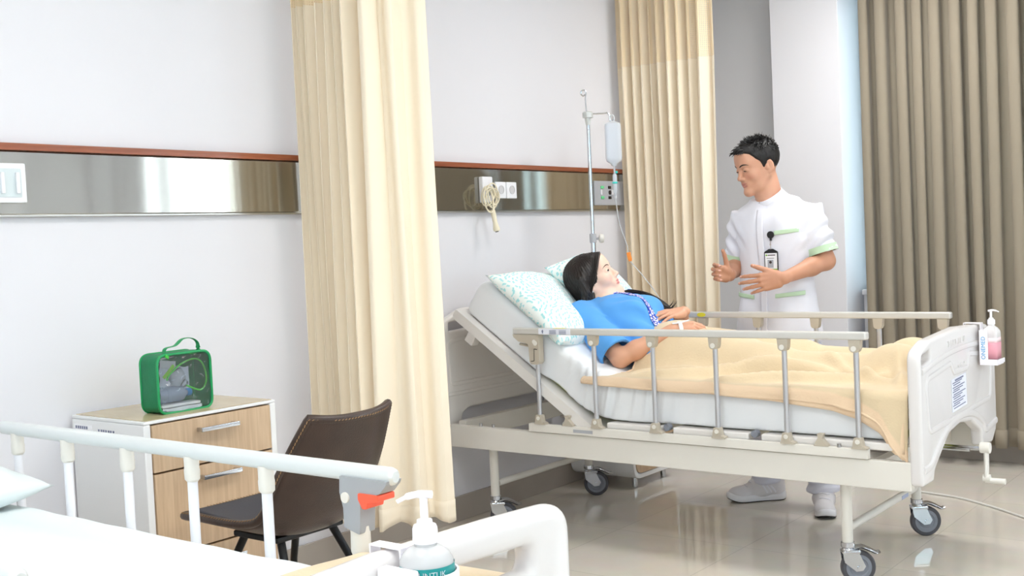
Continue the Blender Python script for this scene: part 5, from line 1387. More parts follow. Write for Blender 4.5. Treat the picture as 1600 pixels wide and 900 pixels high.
class Head:
    """head in its own frame: x to one side, y out of the face, z up; o = centre, R columns = axes"""
    def __init__(s, S, o, F, U, sc, female=False):
        F = nrm(F); U = nrm(np.asarray(U, float)-F*(np.asarray(U, float)@F)); X = np.cross(F, U)
        s.o = np.asarray(o, float); s.R = np.stack([X, F, U], 1); s.s = sc; s.S = S; s.f = female
        W = s.w
        def c(a, b, r1, r2=None, k=.012, op='u'): S.cone(W(a), W(b), r1*sc, (r1 if r2 is None else r2)*sc, k*sc, op)
        def e(p, r, k=.012, op='u', rot=None): S.ell(W(p), np.array(r)*sc, s.R if rot is None else s.R@np.array(rot), k*sc, op)
        fm = 1 if female else 0
        e((0, -.016, .034), (.0745, .096, .086), .01)
        e((0, .030, .020), (.062, .060, .066), .02)
        e((0, .030, -.032), (.055, .057, .063), .025)
        for q in (-1, 1):
            c((q*.052, -.004, -.040), (q*.038, .032, -.076), .0185-.002*fm, .016-.002*fm, .03)      # jaw
            c((q*.038, .032, -.076), (q*.009, .076, -.097), .016-.002*fm, .0145-.002*fm, .025)
            e((q*.041, .058, -.024), (.024, .024, .022+.002*fm), .025)                              # cheek
            c((q*.012, .084, .030), (q*.044, .068, .030), .010-.003*fm, .008-.002*fm, .016)         # brow
            e((q*.0315, .0905, .007), (.0165, .013, .0095), .010, 's')                              # socket
        e((0, .068, .062), (.05, .026, .04), .03)                                                   # forehead
        e((0, .080, -.098), (.019, .016, .016), .02)                                                # chin
        c((0, .088, .016), (0, .1050-.0008*fm, -.024), .0072, .0088, .010)                           # nose
        e((0, .1060-.0008*fm, -.027), (.0105, .0105, .0095), .008)
        for q in (-1, 1):
            e((q*.0120, .0955, -.030), (.0075, .0095, .0075), .006)
            e((q*.0062, .1045, -.0375), (.0035, .0045, .003), .003, 's')
        e((0, .076, -.055), (.031, .0205, .021), .020)                                               # muzzle
        c((-.020, .0840, -.0560), (0, .0945, -.0535), .0036, .0050, .005); c((.020, .0840, -.0560), (0, .0945, -.0535), .0036, .0050, .005)
        c((-.017, .0840, -.0632), (0, .0915, -.0655), .0042, .0058, .005); c((.017, .0840, -.0632), (0, .0915, -.0655), .0042, .0058, .005)
        c((-.019, .0885, -.0588), (0, .0995, -.0598), .0012, .0014, .004, 's'); c((.019, .0885, -.0588), (0, .0995, -.0598), .0012, .0014, .003, 's')
        # eyeballs' lids: upper and lower shells leaving a slit
        s.eyes = [(q*.0315, .0765, .0065) for q in (-1, 1)]
        for ce in s.eyes:
            cw = W(ce); r = .0152*sc
            def lid(p, cw=cw, r=r, sg=1):
                q = (p-cw)@s.R/sc; d = np.linalg.norm(q, axis=1)*sc-r
                zu, zl = s.slit(q[:, 0])
                return np.maximum(d, (zu-q[:, 2])*sc) if sg > 0 else np.maximum(d, (q[:, 2]-zl)*sc)
            S.add(lambda p, l=lid: l(p, sg=1), cw, r, .003*sc)
            S.add(lambda p, l=lid: l(p, sg=-1), cw, r, .003*sc)
        # ears
        for q in (-1, 1):
            t = math.radians(18)*q; Re = np.array([(math.cos(t), -math.sin(t), 0), (math.sin(t), math.cos(t), 0), (0, 0, 1)])
            e((q*.0755, -.020, -.004), (.008, .019, .031), .006, 'u', Re)
            e((q*.0835, -.017, .002), (.0075, .0105, .018), .004, 's', Re); c((q*.0775, -.024, .010), (q*.0785, -.020, -.010), .0035, .003, .003)
            c((q*.070, -.004, -.008), (q*.073, -.006, .0), .007, .006, .006)
            e((q*.0745, -.012, -.030), (.0055, .009, .009), .006, 'u', Re)
    def slit(s, x):
        a = np.clip(np.abs(x)/.0140, 0, 1.15)**2
        u0, l0, c = (.0040, -.0050, -.0012) if s.f else (-.0012, -.0040, -.0034)
        return u0*(1-a)+(c-.0012)*a, l0*(1-a)+(c+.0012)*a
    def w(s, p): return s.o+s.R@(np.asarray(p, float)*s.s)
    def l(s, P): return (P-s.o)@s.R/s.s
    def tint(s, vs, lips=1.):
        q = s.l(vs); t = np.zeros((len(vs), 3))
        lm = (np.abs(q[:, 0])/.0235)**2
        for zc, hz in ((-.0540, .0052), (-.0655, .0068)):
            d = lm+((q[:, 2]-zc)/hz)**2
            t[:, 0] = np.maximum(t[:, 0], np.clip((1.25-d)*1.6, 0, .85)*(q[:, 1] > .076))
        for q_ in (-1, 1):
            d = ((q[:, 0]-q_*.043)/.026)**2+((q[:, 2]+.024)/.020)**2
            t[:, 2] = np.maximum(t[:, 2], np.clip(1-d, 0, 1)*(q[:, 1] > .03)*.8)
        return t, q
    def features(s, root, gaze, brow_m, brow_w=1., lash=False):
        for ce in s.eyes:
            c = s.w(ce); r = .0138*s.s; g = nrm(s.R@nrm(gaze))
            bm = B(); sphere(bm, tuple(c), r, 24, 16); eo = obj('eyeball', bm, m_eye, root)
            bm = B(); Rg = V(g).to_track_quat('Z', 'Y').to_matrix()
            pr = [(0, r+.0004)]+[(r*math.sin(a), r*math.cos(a)+.0004) for a in np.linspace(.08, .58, 6)]+[(r*math.sin(.60), r*math.cos(.60)-.0006)]
            lathe(bm, [(max(a, 1e-5), b_) for a, b_ in pr][::-1], tuple(c), 18, Rg); obj('iris', bm, m_iris, eo)
        for q in (-1, 1):
            pts = [(q*.0125, .12, .0255), (q*.022, .12, .0305), (q*.034, .115, .0335), (q*.046, .10, .0315), (q*.054, .09, .026)]
            P = [s.S.project(s.w(p), -s.R[:, 1]) for p in pts]
            bm = B(); P = spline(P, 4); n = len(P); tube(bm, P, [.0029*s.s*brow_w*(1-.75*abs(2*i/(n-1)-.8)**2*.8) for i in range(n)], 6, ell=(.55, 1), up=tuple(s.R[:, 1])); obj('eyebrow', bm, brow_m, root)
            # lash line along the upper lid edge
            ce = np.array(s.eyes[0 if q < 0 else 1]); r = .0163
            P = []
            for a in np.linspace(-1.0, 1.0, 9):
                x = math.sin(a)*r*.98; y = math.cos(a)*r*.98; P.append(s.w(ce+np.array([x, y, float(s.slit(np.array([x]))[0][0])])))
            bm = B(); tube(bm, P, [.0006]+[(.0011 if lash else .0010)]*7+[.0006], 5); obj('eyelashes', bm, brow_m, root)

def hand(S, wrist, f, n, thumb_side, curls, spread, sc=1., thumb=(.55, .80, -.15), tcurl=.25, k=.004, nails=None):
    """palm, four jointed fingers and a thumb; f finger direction, n back of the hand, thumb_side +-1 along t = n x f"""
    f = nrm(f); n = nrm(np.asarray(n, float)-f*(np.asarray(n, float)@f)); t = np.cross(n, f)*thumb_side; w = np.asarray(wrist, float)
    L = lambda a, b_, c: w+(f*a+t*b_+n*c)*sc
    mcp = [(.088, .029, .002), (.092, .009, .004), (.087, -.011, .003), (.077, -.029, 0)]
    ln = [(.042, .026, .021), (.046, .029, .022), (.043, .027, .021), (.033, .021, .019)]
    rd = [(.0098, .0084, .0072), (.0100, .0086, .0074), (.0094, .0081, .0070), (.0085, .0073, .0064)]
    S.cone(L(-.01, 0, 0), L(.03, .002, -.001), .0215*sc, .022*sc, .015, flat=(n, .68))
    for i, m in enumerate(mcp): S.cone(L(.02, m[1]*.65, -.002), L(m[0]-.004, m[1], m[2]-.003), .0165*sc, .0118*sc, .010)
    S.cone(L(.02, .018, -.010), L(.055, .026, -.012), .016*sc, .012*sc, .012)
    S.cone(L(.02, -.020, -.010), L(.06, -.022, -.010), .014*sc, .011*sc, .012)
    for i, m in enumerate(mcp):
        p = L(*m); th = 0; sp = spread*(1.5-i)/1.5
        base = nrm(f*math.cos(sp)+t*math.sin(sp))
        for j in range(3):
            th += curls[i][j] if isinstance(curls[i], (tuple, list)) else curls[i]*(.8, 1., .7)[j]
            d = base*math.cos(th)-n*math.sin(th); q = p+d*ln[i][j]*sc
            S.cone(p, q, rd[i][j]*sc, (rd[i][j+1] if j < 2 else rd[i][2]*.86)*sc, k)
            if j == 2 and nails is not None: nails.append((q-d*.004*sc, d, base*math.sin(th)+n*math.cos(th), rd[i][2]*sc))
            p = q
    d = nrm(f*thumb[0]+t*thumb[1]+n*thumb[2]); p = L(.022, .024, -.006); ax = nrm(f*1.0-t*.12-n*.25)
    for j, (ll, r1, r2) in enumerate(((.044, .0150, .0118), (.033, .0112, .0100), (.027, .0098, .0080))):
        q = p+d*ll*sc; S.cone(p, q, r1*sc, r2*sc, .009 if j == 0 else .004)
        if j == 2 and nails is not None: nails.append((q-d*.005*sc, d, nrm(np.cross(np.cross(d, n), d)+t*.4), r2*sc))
        p = q; d = nrm(d*math.cos(tcurl)+ax*math.sin(tcurl))
def nail_obj(nails, root):
    for (p, d, up, r) in nails:
        bm = B(); d = nrm(d); up = nrm(up-d*(up@d)); sd_ = np.cross(d, up)
        R = cols(sd_, d, up); sphere(bm, tuple(p+up*(r*.62)), 1., 10, 6, (r*.72, r*.95, r*.42), R); obj('fingernail', bm, m_nail, root)
def ribbon(S, pts, wdir, w, off, ndir, nw=5, n=14, th=.0012):
    """cloth band lying on a surface: path points pushed onto S along ndir"""
    P = spline(pts, n); g = []
    for p in P:
        row = []
        for a in np.linspace(-.5, .5, nw):
            q = S.project(np.asarray(p, float)+np.asarray(wdir)*w*a-np.asarray(ndir)*.08, ndir); row.append(q-nrm(ndir)*off)
        g.append(row)
    g = np.array(g); return g.reshape(-1, 3), grid_faces(g.shape[0], nw)
def solidify(o, t, off=0): 
    s = o.modifiers.new('s', 'SOLIDIFY'); s.thickness = t; s.offset = off; return o
def strand(bm, P, r, n=4):
    P = spline(P, 4); m = len(P); tube(bm, P, [r*(1-(i/(m-1))**2*.9) for i in range(m)], n, caps=False)

# ======== the nurse
m_skin_n = skin_mat('nurse_skin', (204, 154, 128), (176, 112, 104), (194, 142, 114), (210, 146, 120))
m_tunic = mat('white_tunic', (232, 232, 241), .7, bump=(420, .12), sheen=.1)
m_trou = mat('white_trousers', (228, 228, 241), .7, bump=(380, .12))
m_mint = mat('mint_trim', (196, 222, 190), .7, bump=(420, .12))
nurse = thing('person', 'male nurse in white tunic and trousers, standing by the bed and gesturing with both hands', 'person', (4.83, 2.2, 0))
S = SDF()
Fh = np.array([-.835, .55, 0]); Fh = nrm(Fh); pit = math.radians(15)
F3 = Fh*math.cos(pit)-np.array([0, 0, math.sin(pit)]); U3 = np.array([0, 0, math.cos(pit)])+Fh*math.sin(pit)
NH = Head(S, (4.800, 2.292, 1.569), F3, U3, .995)
S.cone((4.850, 2.246, 1.37), NH.w((0, -.026, -.060)), .060, .053, .02)
S.cone((4.815, 2.258, 1.40), NH.w((0, .004, -.072)), .042, .040, .03)
S.stack((4.85, 2.235, 0), np.array([(0, -1, 0), (-1, 0, 0), (0, 0, 1)]).T, [.82, .95, 1.1, 1.22, 1.33, 1.40], [.165, .155, .155, .165, .14, .07], [.105, .10, .10, .105, .09, .06], k=.03)
shL, elL, wrL = np.array([4.862, 2.066, 1.334]), np.array([4.868, 2.008, 1.126]), np.array([4.632, 2.108, 1.062])
shR, elR, wrR = np.array([4.862, 2.408, 1.326]), np.array([4.885, 2.462, 1.115]), np.array([4.672, 2.392, 1.078])
for sh, el, wr_ in ((shL, elL, wrL), (shR, elR, wrR)):
    S.cone(sh, el, .052, .040, .03)
    S.cone(el, el+(wr_-el)*.35, .040, .0395, .02); S.cone(el+(wr_-el)*.35, wr_, .0395, .0255, .02)
nails = []
hand(S, wrL+nrm(wrL-elL)*.005, (-.40, .88, -.14), (-.74, -.60, .12), -1, [.26, .28, .32, .36], .13, 1.06, (.86, .52, .02), .06, .0035, nails)
hand(S, wrR+nrm(wrR-elR)*.004, (-.72, .26, .18), (-.05, .93, .22), 1, [(.55, .75, .55), (.62, .82, .6), (.68, .85, .6), (.72, .9, .6)], .10, .96, (.50, .85, .0), .15, .0035, nails)
vs, fs = S.mesh((4.46, 1.88, .98), (5.02, 2.58, 1.76), .0026, 1)
t, q = NH.tint(vs)
t[:, 1] = np.clip((1.35-vs[:, 2])*8, 0, 1)
# faint stubble tone and closely cropped temples are part of the skin colour
npobj('body', vs, fs, m_skin_n, nurse, tint=t)
nail_obj(nails, nurse)
NH.features(nurse, (.0, .98, -.16), m_hair, 1.15)
# hair
H = SDF(); H.ell(NH.w((0, -.018, .044)), np.array((.083, .104, .088))*NH.s, NH.R, .01); H.ell(NH.w((0, .040, .088)), np.array((.060, .050, .034))*NH.s, NH.R, .02)
def hairline(p):
    q = NH.l(p); h = np.interp(q[:, 1]+np.abs(q[:, 0])*.10, [-.12, -.05, -.036, -.030, -.004, .004, .018, .030, .046, .060, .10], [-.058, -.062, -.05, .020, .022, -.012, -.004, .030, .048, .074, .080])
    return (h-q[:, 2])*NH.s*.6
H.add(hairline, NH.o, 9, .006, 'i')
vh, fh = H.mesh(NH.o-.16, NH.o+.17, .0034, 1)
nv = vnormals(vh, fh); vh = vh+nv*(.0016*wob(vh, 160, 4))[:, None]
bm = B(); addmesh(bm, [tuple(v) for v in vh], [tuple(f) for f in fh])
rs = np.random.default_rng(4)
for i in range(900):
    a = rs.uniform(0, 2*PI); z = rs.uniform(.1, 1.0); rr_ = math.sqrt(max(0, 1-z*z)); d = np.array([rr_*math.cos(a), rr_*math.sin(a), z])
    p = np.array((0, -.018, .046))+d*np.array((.080, .101, .086)); 
    h = np.interp(p[1]+abs(p[0])*.1, [-.12, -.05, -.036, -.030, -.004, .004, .018, .030, .046, .060, .10], [-.058, -.062, -.05, .020, .022, -.012, -.004, .030, .048, .074, .080])
    if p[2] < max(h+.012, .082-.02*(p[1] < -.05)): continue
    top = np.clip((p[2]-.06)/.06, 0, 1); ln = .010+.016*top*rs.uniform(.5, 1.3)
    flow = nrm(np.array([d[0]*.5, .9*top-.2, -.9*(1-top)])+d*(.55*top+.10)+rs.normal(size=3)*.22)
    e = p+flow*ln; m_ = p+flow*ln*.5+d*.003
    strand(bm, [NH.w(p-d*.004), NH.w(m_), NH.w(e)], .0017)
for i in range(70):     # fringe swept up and forward
    x = rs.uniform(-.046, .046); p = np.array([x, .058+rs.uniform(-.014, .010), .094+rs.uniform(-.006, .012)-abs(x)*.25])
    e = p+np.array([rs.normal()*.006, .036+rs.uniform(0, .010), .004+rs.normal()*.006]); strand(bm, [NH.w(p-[0, .012, .008]), NH.w((p+e)/2+[0, 0, .007]), NH.w(e)], .0034, 5)
for i in range(26):     # stray tips on the crown
    p = np.array([rs.uniform(-.03, .03), rs.uniform(-.05, .03), .124]); e = p+np.array([rs.normal()*.008, rs.normal()*.014, .020+rs.uniform(0, .014)]); strand(bm, [NH.w(p-[0, 0, .01]), NH.w((p+e)/2), NH.w(e)], .0014)
obj('hair', bm, m_hair, nurse, angle=None)
# tunic
def tunic_sdf(off=0.):
    T = SDF(); R = np.array([(0, -1, 0), (-1, 0, 0), (0, 0, 1)]).T
    T.stack((4.852, 2.240, 0), R, [.765, .86, 1.0, 1.12, 1.22, 1.30, 1.365, 1.41], [.198+off, .192+off, .176+off, .170+off, .182+off, .186+off, .165+off, .085+off],
            [.132+off, .128+off, .118+off, .114+off, .120+off, .122+off, .105+off, .072+off], oy=[0, 0, .002, .004, .006, .004, 0, 0], k=.02, pw=2.25)
    for sg, sh, el in ((1, shL, elL), (-1, shR, elR)):
        T.cone((4.854, 2.240-sg*.05, 1.388), sh+np.array([0, sg*.014, .0]), .048+off, .058+off, .05)
        d = nrm(el-sh); SL = .178 if sg > 0 else .190; e = sh+d*SL
        a = SDF()
        def slv(p, sh=sh, e=e, d=d, el=el, SL=SL):
            q = p-sh; y = q@d; r = np.interp(y, [-.06, .03, .12, .205], [.056, .064, .063, .066])+off
            rad = np.linalg.norm(q-np.outer(y, d), axis=1); w_ = .0025*np.sin(y*60+np.arctan2(q[:, 0], q[:, 1])*2)*np.clip(y/.08, 0, 1)*np.clip((SL-.04-y)/.03, 0, 1)
            dd = np.maximum(rad-r-w_, np.maximum(y-SL, -.04-y))
            inn = np.maximum(rad-r+.006, SL-.04-y)          # hollow cuff
            return np.maximum(dd, -inn)
        T.add(slv, (sh+e)/2, .20, .014)
    return T
T = tunic_sdf()
neck0 = np.array([4.836, 2.246, 1.452])
T.cone((4.864, 2.238, 1.375), (4.862, 2.240, 1.412), .070, .062, .02)
T.cone((4.836, 2.248, 1.43), (4.775, 2.268, 1.54), .052, .060, .003, 's')
vs, fs = T.mesh((4.62, 1.86, .75), (5.06, 2.60, 1.52), .0042, 1)
nv = vnormals(vs, fs)
fold = .0035*np.sin(vs[:, 1]*34+vs[:, 2]*9+3*wob(vs, 5, 1))*np.clip((1.12-vs[:, 2])/.2, 0, 1)
fold += .0045*wob(vs*[1, 1, .8], 22, 9)+.003*wob(vs*[1, 1, .6], 45, 19)
ax = np.abs(vs[:, 1]-2.24)/.17
fold += .005*np.sin((vs[:, 2]*1.2-np.abs(vs[:, 1]-2.24)*1.4)*62)*np.exp(-((vs[:, 2]-1.24)/.09)**2)*np.clip(ax-.45, 0, 1)
vs2 = vs+nv*fold[:, None]*1.5
npobj('tunic', vs2, fs, m_tunic, nurse)
# green cuffs
for sh, el in ((shL, elL), (shR, elR)):
    d = nrm(el-sh); u = nrm(np.cross(d, (0, 1, .01))); v = np.cross(d, u); g = []
    SL = .178 if el is elL else .190
    for y in (-.030, -.026, -.018, -.008, .0005, .0012, -.005):
        r = .0690 if y != -.005 else .0610
        y = y+SL
        g.append([tuple(sh+d*y+(u*math.cos(a)+v*math.sin(a))*r) for a in np.linspace(0, 2*PI, 40, endpoint=False)])
    obj('sleeve_cuff', (np.array(g).reshape(-1, 3), grid_faces(len(g), 40, False, True)), m_mint, nurse, angle=None, label='mint green cuff')
# stand collar, open at the throat
g = []
cc = np.array([4.832, 2.249, 1.420]); cu = nrm((-.54, .16, 1.)); cf = nrm(np.cross(np.cross(cu, (-.93, .36, 0)), cu)); cs_ = np.cross(cf, cu)
for (z, r) in ((-.030, .080), (-.010, .0735), (.010, .0685), (.028, .0650), (.031, .0635), (.028, .0615), (-.01, .0635)):
    row = []
    for a in np.linspace(math.radians(2), math.radians(358), 52):
        fr = math.cos(a); row.append(tuple(cc+cf*(r*1.04*math.cos(a))+cs_*(r*.97*math.sin(a))+cu*(z-.008*max(0, fr)**2*(1 if z > 0 else .3))))
    g.append(row)
o = obj('collar', (np.array(g).reshape(-1, 3), grid_faces(len(g), 52)), m_tunic, nurse, angle=None)
# placket, pocket trims
NX = np.array([1., 0, 0])
pl = [(4.6, 2.262, 1.372), (4.6, 2.258, 1.30), (4.6, 2.252, 1.1), (4.6, 2.250, .9), (4.6, 2.250, .775)]
o = obj('placket', ribbon(T, pl, (0, 1, 0), .034, .0055, NX), m_tunic, nurse, angle=None); solidify(o, .004, 1)
for (y0, z0, y1, z1) in ((2.188, 1.262, 2.088, 1.272), (2.195, .976, 2.078, .988), (2.405, .984, 2.300, .972)):
    o = obj('pocket_trim', ribbon(T, [(4.6, y0, z0), (4.6, (y0+y1)/2, (z0+z1)/2), (4.6, y1, z1)], (0, 0, 1), .019, .0030, NX), m_mint, nurse, angle=None, label='mint green pocket edge'); solidify(o, .003, 1)
# trousers
hipL, knL, anL = np.array([4.868, 2.150, .90]), np.array([4.842, 2.085, .50]), np.array([4.800, 2.030, .10])
hipR, knR, anR = np.array([4.868, 2.330, .90]), np.array([4.858, 2.345, .50]), np.array([4.872, 2.345, .10])
Q = SDF(); Q.ell((4.862, 2.24, .90), (.118, .172, .13), None, .03)
for h_, k_, a_ in ((hipL, knL, anL), (hipR, knR, anR)):
    Q.cone(h_-[0, 0, .05], k_, .092, .074, .03); Q.cone(k_, a_, .074, .066, .02); Q.cone(a_+[0, 0, .04], a_-[0, 0, .03], .066, .069, .01)
Q.half((0, 0, .088), (0, 0, -1))
vs, fs = Q.mesh((4.68, 1.90, .07), (5.02, 2.52, 1.04), .0055, 1)
nv = vnormals(vs, fs)
w_ = np.clip((.35-vs[:, 2])/.2, 0, 1)
vs = vs+nv*((.006*np.sin(vs[:, 2]*85+4*wob(vs, 8, 3))*w_+.004*wob(vs, 18, 4)))[:, None]
npobj('trousers', vs, fs, m_trou, nurse)
# shoes
m_shoe = mat('grey_white_mesh', (234, 230, 233), .7, bump=(500, .4)); m_shoe2 = mat('white_shoe', (242, 240, 246), .5); m_sole = mat('white_sole', (240, 238, 242), .45); m_out = mat('dark_outsole', (46, 42, 42), .6)
for nm, a_, d in (('R', anR, (-.68, .73)), ('L', anL, (-.86, -.42))):
    f = nrm([d[0], d[1], 0]); sd_ = np.array([-f[1], f[0], 0]); o_ = np.array([a_[0], a_[1], 0])
    W = lambda x, y, z: o_+sd_*x+f*y+np.array([0, 0, z])
    Z = SDF(); 
    Z.cone(W(0, -.045, .052), W(0, .03, .058), .043, .046, .02, flat=(sd_, .92)); Z.cone(W(0, .03, .055), W(-.004, .135, .036), .044, .034, .03, flat=((0, 0, 1), .86)); Z.ell(W(-.003, .130, .036), (.044, .052, .030), np.stack([sd_, f, (0, 0, 1)], 1), .02)
    Z.cone(W(0, -.045, .06), W(0, -.045, .108), .043, .044, .02); Z.cone(W(0, .0, .085), W(0, .05, .078), .026, .022, .03)
    Z.half((0, 0, .022), (0, 0, -1))
    vs, fs = Z.mesh(o_+[-.22, -.22, 0], o_+[.22, .22, .17], .004, 1)
    sh = npobj('shoe', vs, fs, m_shoe, nurse)
    out = [(0, -.094), (.030, -.085), (.040, -.05), (.037, .0), (.040, .06), (.047, .11), (.040, .160), (.018, .186), (-.004, .190), (-.028, .180), (-.045, .145), (-.046, .10), (-.038, .05), (-.036, 0), (-.038, -.05), (-.028, -.085)]
    out = [tuple(p) for p in spline(out, 4, True)]
    for nn, z0, z1, ex, mm in (('sole', .005, .034, 1.0, m_sole), ('outsole', .0005, .007, .97, m_out)):
        lift = lambda y: .014*max(0, (y-.12)/.07)**2
        vs = []
        for k, (z, e) in enumerate(((z0, .96*ex), (z0+.004, ex), ((z0+z1)/2, 1.01*ex), (z1-.004, .99*ex), (z1, .93*ex))):
            for (x, y) in out: vs.append(tuple(W(x*e, .045+(y-.045)*e, z+lift(y)+(.010*max(0, -y/.09) if k > 2 and nn == 'sole' else 0))))
        n = len(out); fs = grid_faces(5, n, False, True)+[tuple(range(n))[::-1], tuple(range(4*n, 5*n))]
        obj(nn, (vs, fs), mm, sh, angle=50)
    bm = B()
    for k in range(4):
        y = .035+.021*k; z = .102-.0115*k
        P = [Z.project(W(x, y+dy, z+.06), (0, 0, -1))+[0, 0, .002] for x, dy in ((-.022, -.004), (-.008, 0), (.008, .004), (.022, -.002))]
        tube(bm, spline(P, 4), .0028, 6)
    for s_ in (-1, 1):
        p0 = Z.project(W(0, .03, .18), (0, 0, -1)); tube(bm, spline([p0+[0, 0, .002], p0+sd_*s_*.014+[0, 0, .012], p0+sd_*s_*.028+f*.004+[0, 0, .004], p0+sd_*s_*.012+f*.008+[0, 0, .003]], 4), .0022, 6)
    obj('laces', bm, m_shoe2, sh, label='white laces')
    bm = B()
    for s_ in (-1, 1):
        for k in range(3):
            P = [Z.project(W(s_*.09, y, z), -sd_*s_)+sd_*s_*.0008 for y, z in ((.030-.020*k, .080-.004*k), (.018-.020*k, .060), (.008-.020*k, .042))]
            tube(bm, spline(P, 3), .0045, 6, ell=(1, .35), up=tuple(f))
    obj('side_stripe', bm, m_shoe2, sh)
# name badge on a reel, hanging from the breast pocket
bd = thing('name_badge', 'name badge card hanging on a black reel from the nurse breast pocket', 'badge', (4.715, 2.20, 1.25))
pr_ = lambda y, z: T.project((4.55, y, z), NX)
p0 = pr_(2.203, 1.255)
bm = B(); cyl(bm, tuple(p0-[.003, 0, 0]), tuple(p0-[.012, 0, 0]), .0165, n=24, bev=.002); cyl(bm, tuple(p0-[.007, 0, .012]), tuple(p0-[.007, 0, .026]), .005, n=10); obj('reel', bm, m_blk, bd)
pc = pr_(2.205, 1.190); bm = B(); tube(bm, [tuple(p0-[.007, 0, .024]), tuple((p0+pc)/2-[.010, 0, .008]), tuple(pc-[.008, 0, 0])], .0028, 8, ell=(1, .5)); sphere(bm, tuple((p0+pc)/2-[.011, 0, .012]), .0045, 10, 8); obj('strap', bm, mat('badge_strap', (214, 206, 200), .3, trans=.3), bd)
c = pr_(2.205, 1.14)-[.012, 0, 0]; pcx = c[0]
bm = B(); prism(bm, [fillet([(2.172, 1.082), (2.238, 1.082), (2.238, 1.178), (2.215, 1.191), (2.195, 1.191), (2.172, 1.178)], .008, 4)], lambda u, v: (pcx, u, v), lambda u, v: (pcx+.004, u, v)); q_ = obj('card_holder', bm, m_blk, bd)
bm = B(); bx(bm, pcx-.0008, pcx, 2.176, 2.234, 1.085, 1.172, 0); obj('card', bm, mat('card_white', (246, 246, 248), .4), q_)
bm = B(); bx(bm, pcx-.0014, pcx-.0008, 2.176, 2.234, 1.094, 1.101, 0); cyl(bm, (pcx-.0014, 2.227, 1.163), (pcx-.0008, 2.227, 1.163), .004, n=12); obj('green_stripe', bm, mat('lime_stripe', (128, 190, 40), .4), q_, label='green stripe')
bm = B(); bx(bm, pcx-.0012, pcx-.0008, 2.194, 2.222, 1.106, 1.142, 0); obj('photo_panel', bm, m_grey, q_)
bm = B(); tube(bm, [(pcx-.0012, 2.208, 1.131), (pcx-.0016, 2.208, 1.131)], .0065, 14); bx(bm, pcx-.0016, pcx-.0012, 2.184, 2.221, 1.161, 1.165, 0); bx(bm, pcx-.0016, pcx-.0012, 2.19, 2.226, 1.148, 1.150, 0); obj('card_print', bm, mat('card_dark', (60, 46, 44), .5), q_)

# ======== the patient
m_skin_p = skin_mat('patient_skin', (240, 204, 184), (206, 112, 112), (206, 150, 118), (240, 178, 164))
m_shirt = mat('blue_shirt', (86, 160, 229), .75, bump=(360, .15), sheen=.1)
pat = thing('person', 'woman patient in a blue shirt lying against pillows, looking up at the nurse', 'person', (4.2, 2.6, .75))
S = SDF()
eu = np.array([0, math.cos(TH), math.sin(TH)]); en = np.array([0, -math.sin(TH), math.cos(TH)]); ex_ = np.array([1., 0, 0])
CH = np.array([4.2, 2.645, .913])               # chest centre on the slope
Lc = lambda x, u, n: CH+ex_*x+eu*u+en*n
Fp = nrm(.86*np.array([.615, -.787, 0])+.46*np.array([0, 0, 1.])+.30*np.array([-.786, -.617, 0])); Up = nrm(np.array([0, 0, 1.])*.87-np.array([.615, -.787, 0])*.48)
PH = Head(S, (4.171, 2.803, 1.092), Fp, Up, .97, True)
S.cone(Lc(0, .15, -.02), PH.w((0, -.022, -.062)), .050, .045, .025)
S.cone(Lc(-.01, .16, .0), PH.w((0, .008, -.08)), .036, .036, .03)
Rt = np.stack([ex_, en, eu], 1)
S.stack(CH, Rt, [-.36, -.22, -.10, .02, .11, .17], [.15, .135, .135, .15, .13, .06], [.035, .045, .078, .098, .065, .04], k=.03)
S.ell((4.2, 2.38, .765), (.16, .13, .075), None, .03)
s1, e1, w1 = np.array([4.035, 2.790, .940]), np.array([3.960, 2.545, .768]), np.array([4.088, 2.360, .882])
s2, e2, w2 = Lc(.175, .115, -.01), np.array([4.47, 2.55, .83]), np.array([4.322, 2.440, .938])
for a, b_, c_ in ((s1, e1, w1), (s2, e2, w2)):
    S.cone(a, b_, .048, .038, .03); S.cone(b_, b_+(c_-b_)*.3, .038, .0375, .02); S.cone(b_+(c_-b_)*.3, c_, .0375, .0225, .02)
nails = []
hand(S, w2, nrm(np.array([4.160, 2.512, .926])-w2+[0, 0, .0]), (-.12, -.28, .95), -1, [.16, .18, .20, .22], .09, .93, (.75, .62, -.1), .08, .0032, nails)
hand(S, w1+nrm(w1-e1)*.004, (.58, -.78, .10), (-.30, -.10, .95), 1, [.58, .62, .66, .7], .05, .93, (.75, .6, -.15), .1, .0032, nails)
# legs under the blanket
for x in (-1, 1):
    S.cone((4.2+x*.085, 2.32, .772), (4.2+x*.10, 1.88, .758), .060, .045, .04); S.cone((4.2+x*.10, 1.88, .752), (4.2+x*.105, 1.52, .728), .042, .026, .02); S.cone((4.2+x*.105, 1.50, .730), (4.2+x*.105, 1.455, .76), .026, .018, .02)
vs, fs = S.mesh((3.86, 1.36, .69), (4.60, 3.0, 1.26), .0028, 1)
t, q = PH.tint(vs)
hd = np.clip((q[:, 2]+.16)*20, 0, 1)*(np.linalg.norm(q, axis=1) < .2)
t[:, 1] = (1-hd)*.85
npobj('body', vs, fs, m_skin_p, pat, tint=t)
nail_obj(nails, pat)
PH.features(pat, (.15, .95, .28), m_hair2, .8, True)
bm = B(); pe = PH.w((.083, -.012, -.040)); sphere(bm, tuple(pe), .004, 10, 8); obj('earring', bm, m_eye, pat, label='small pearl earring')
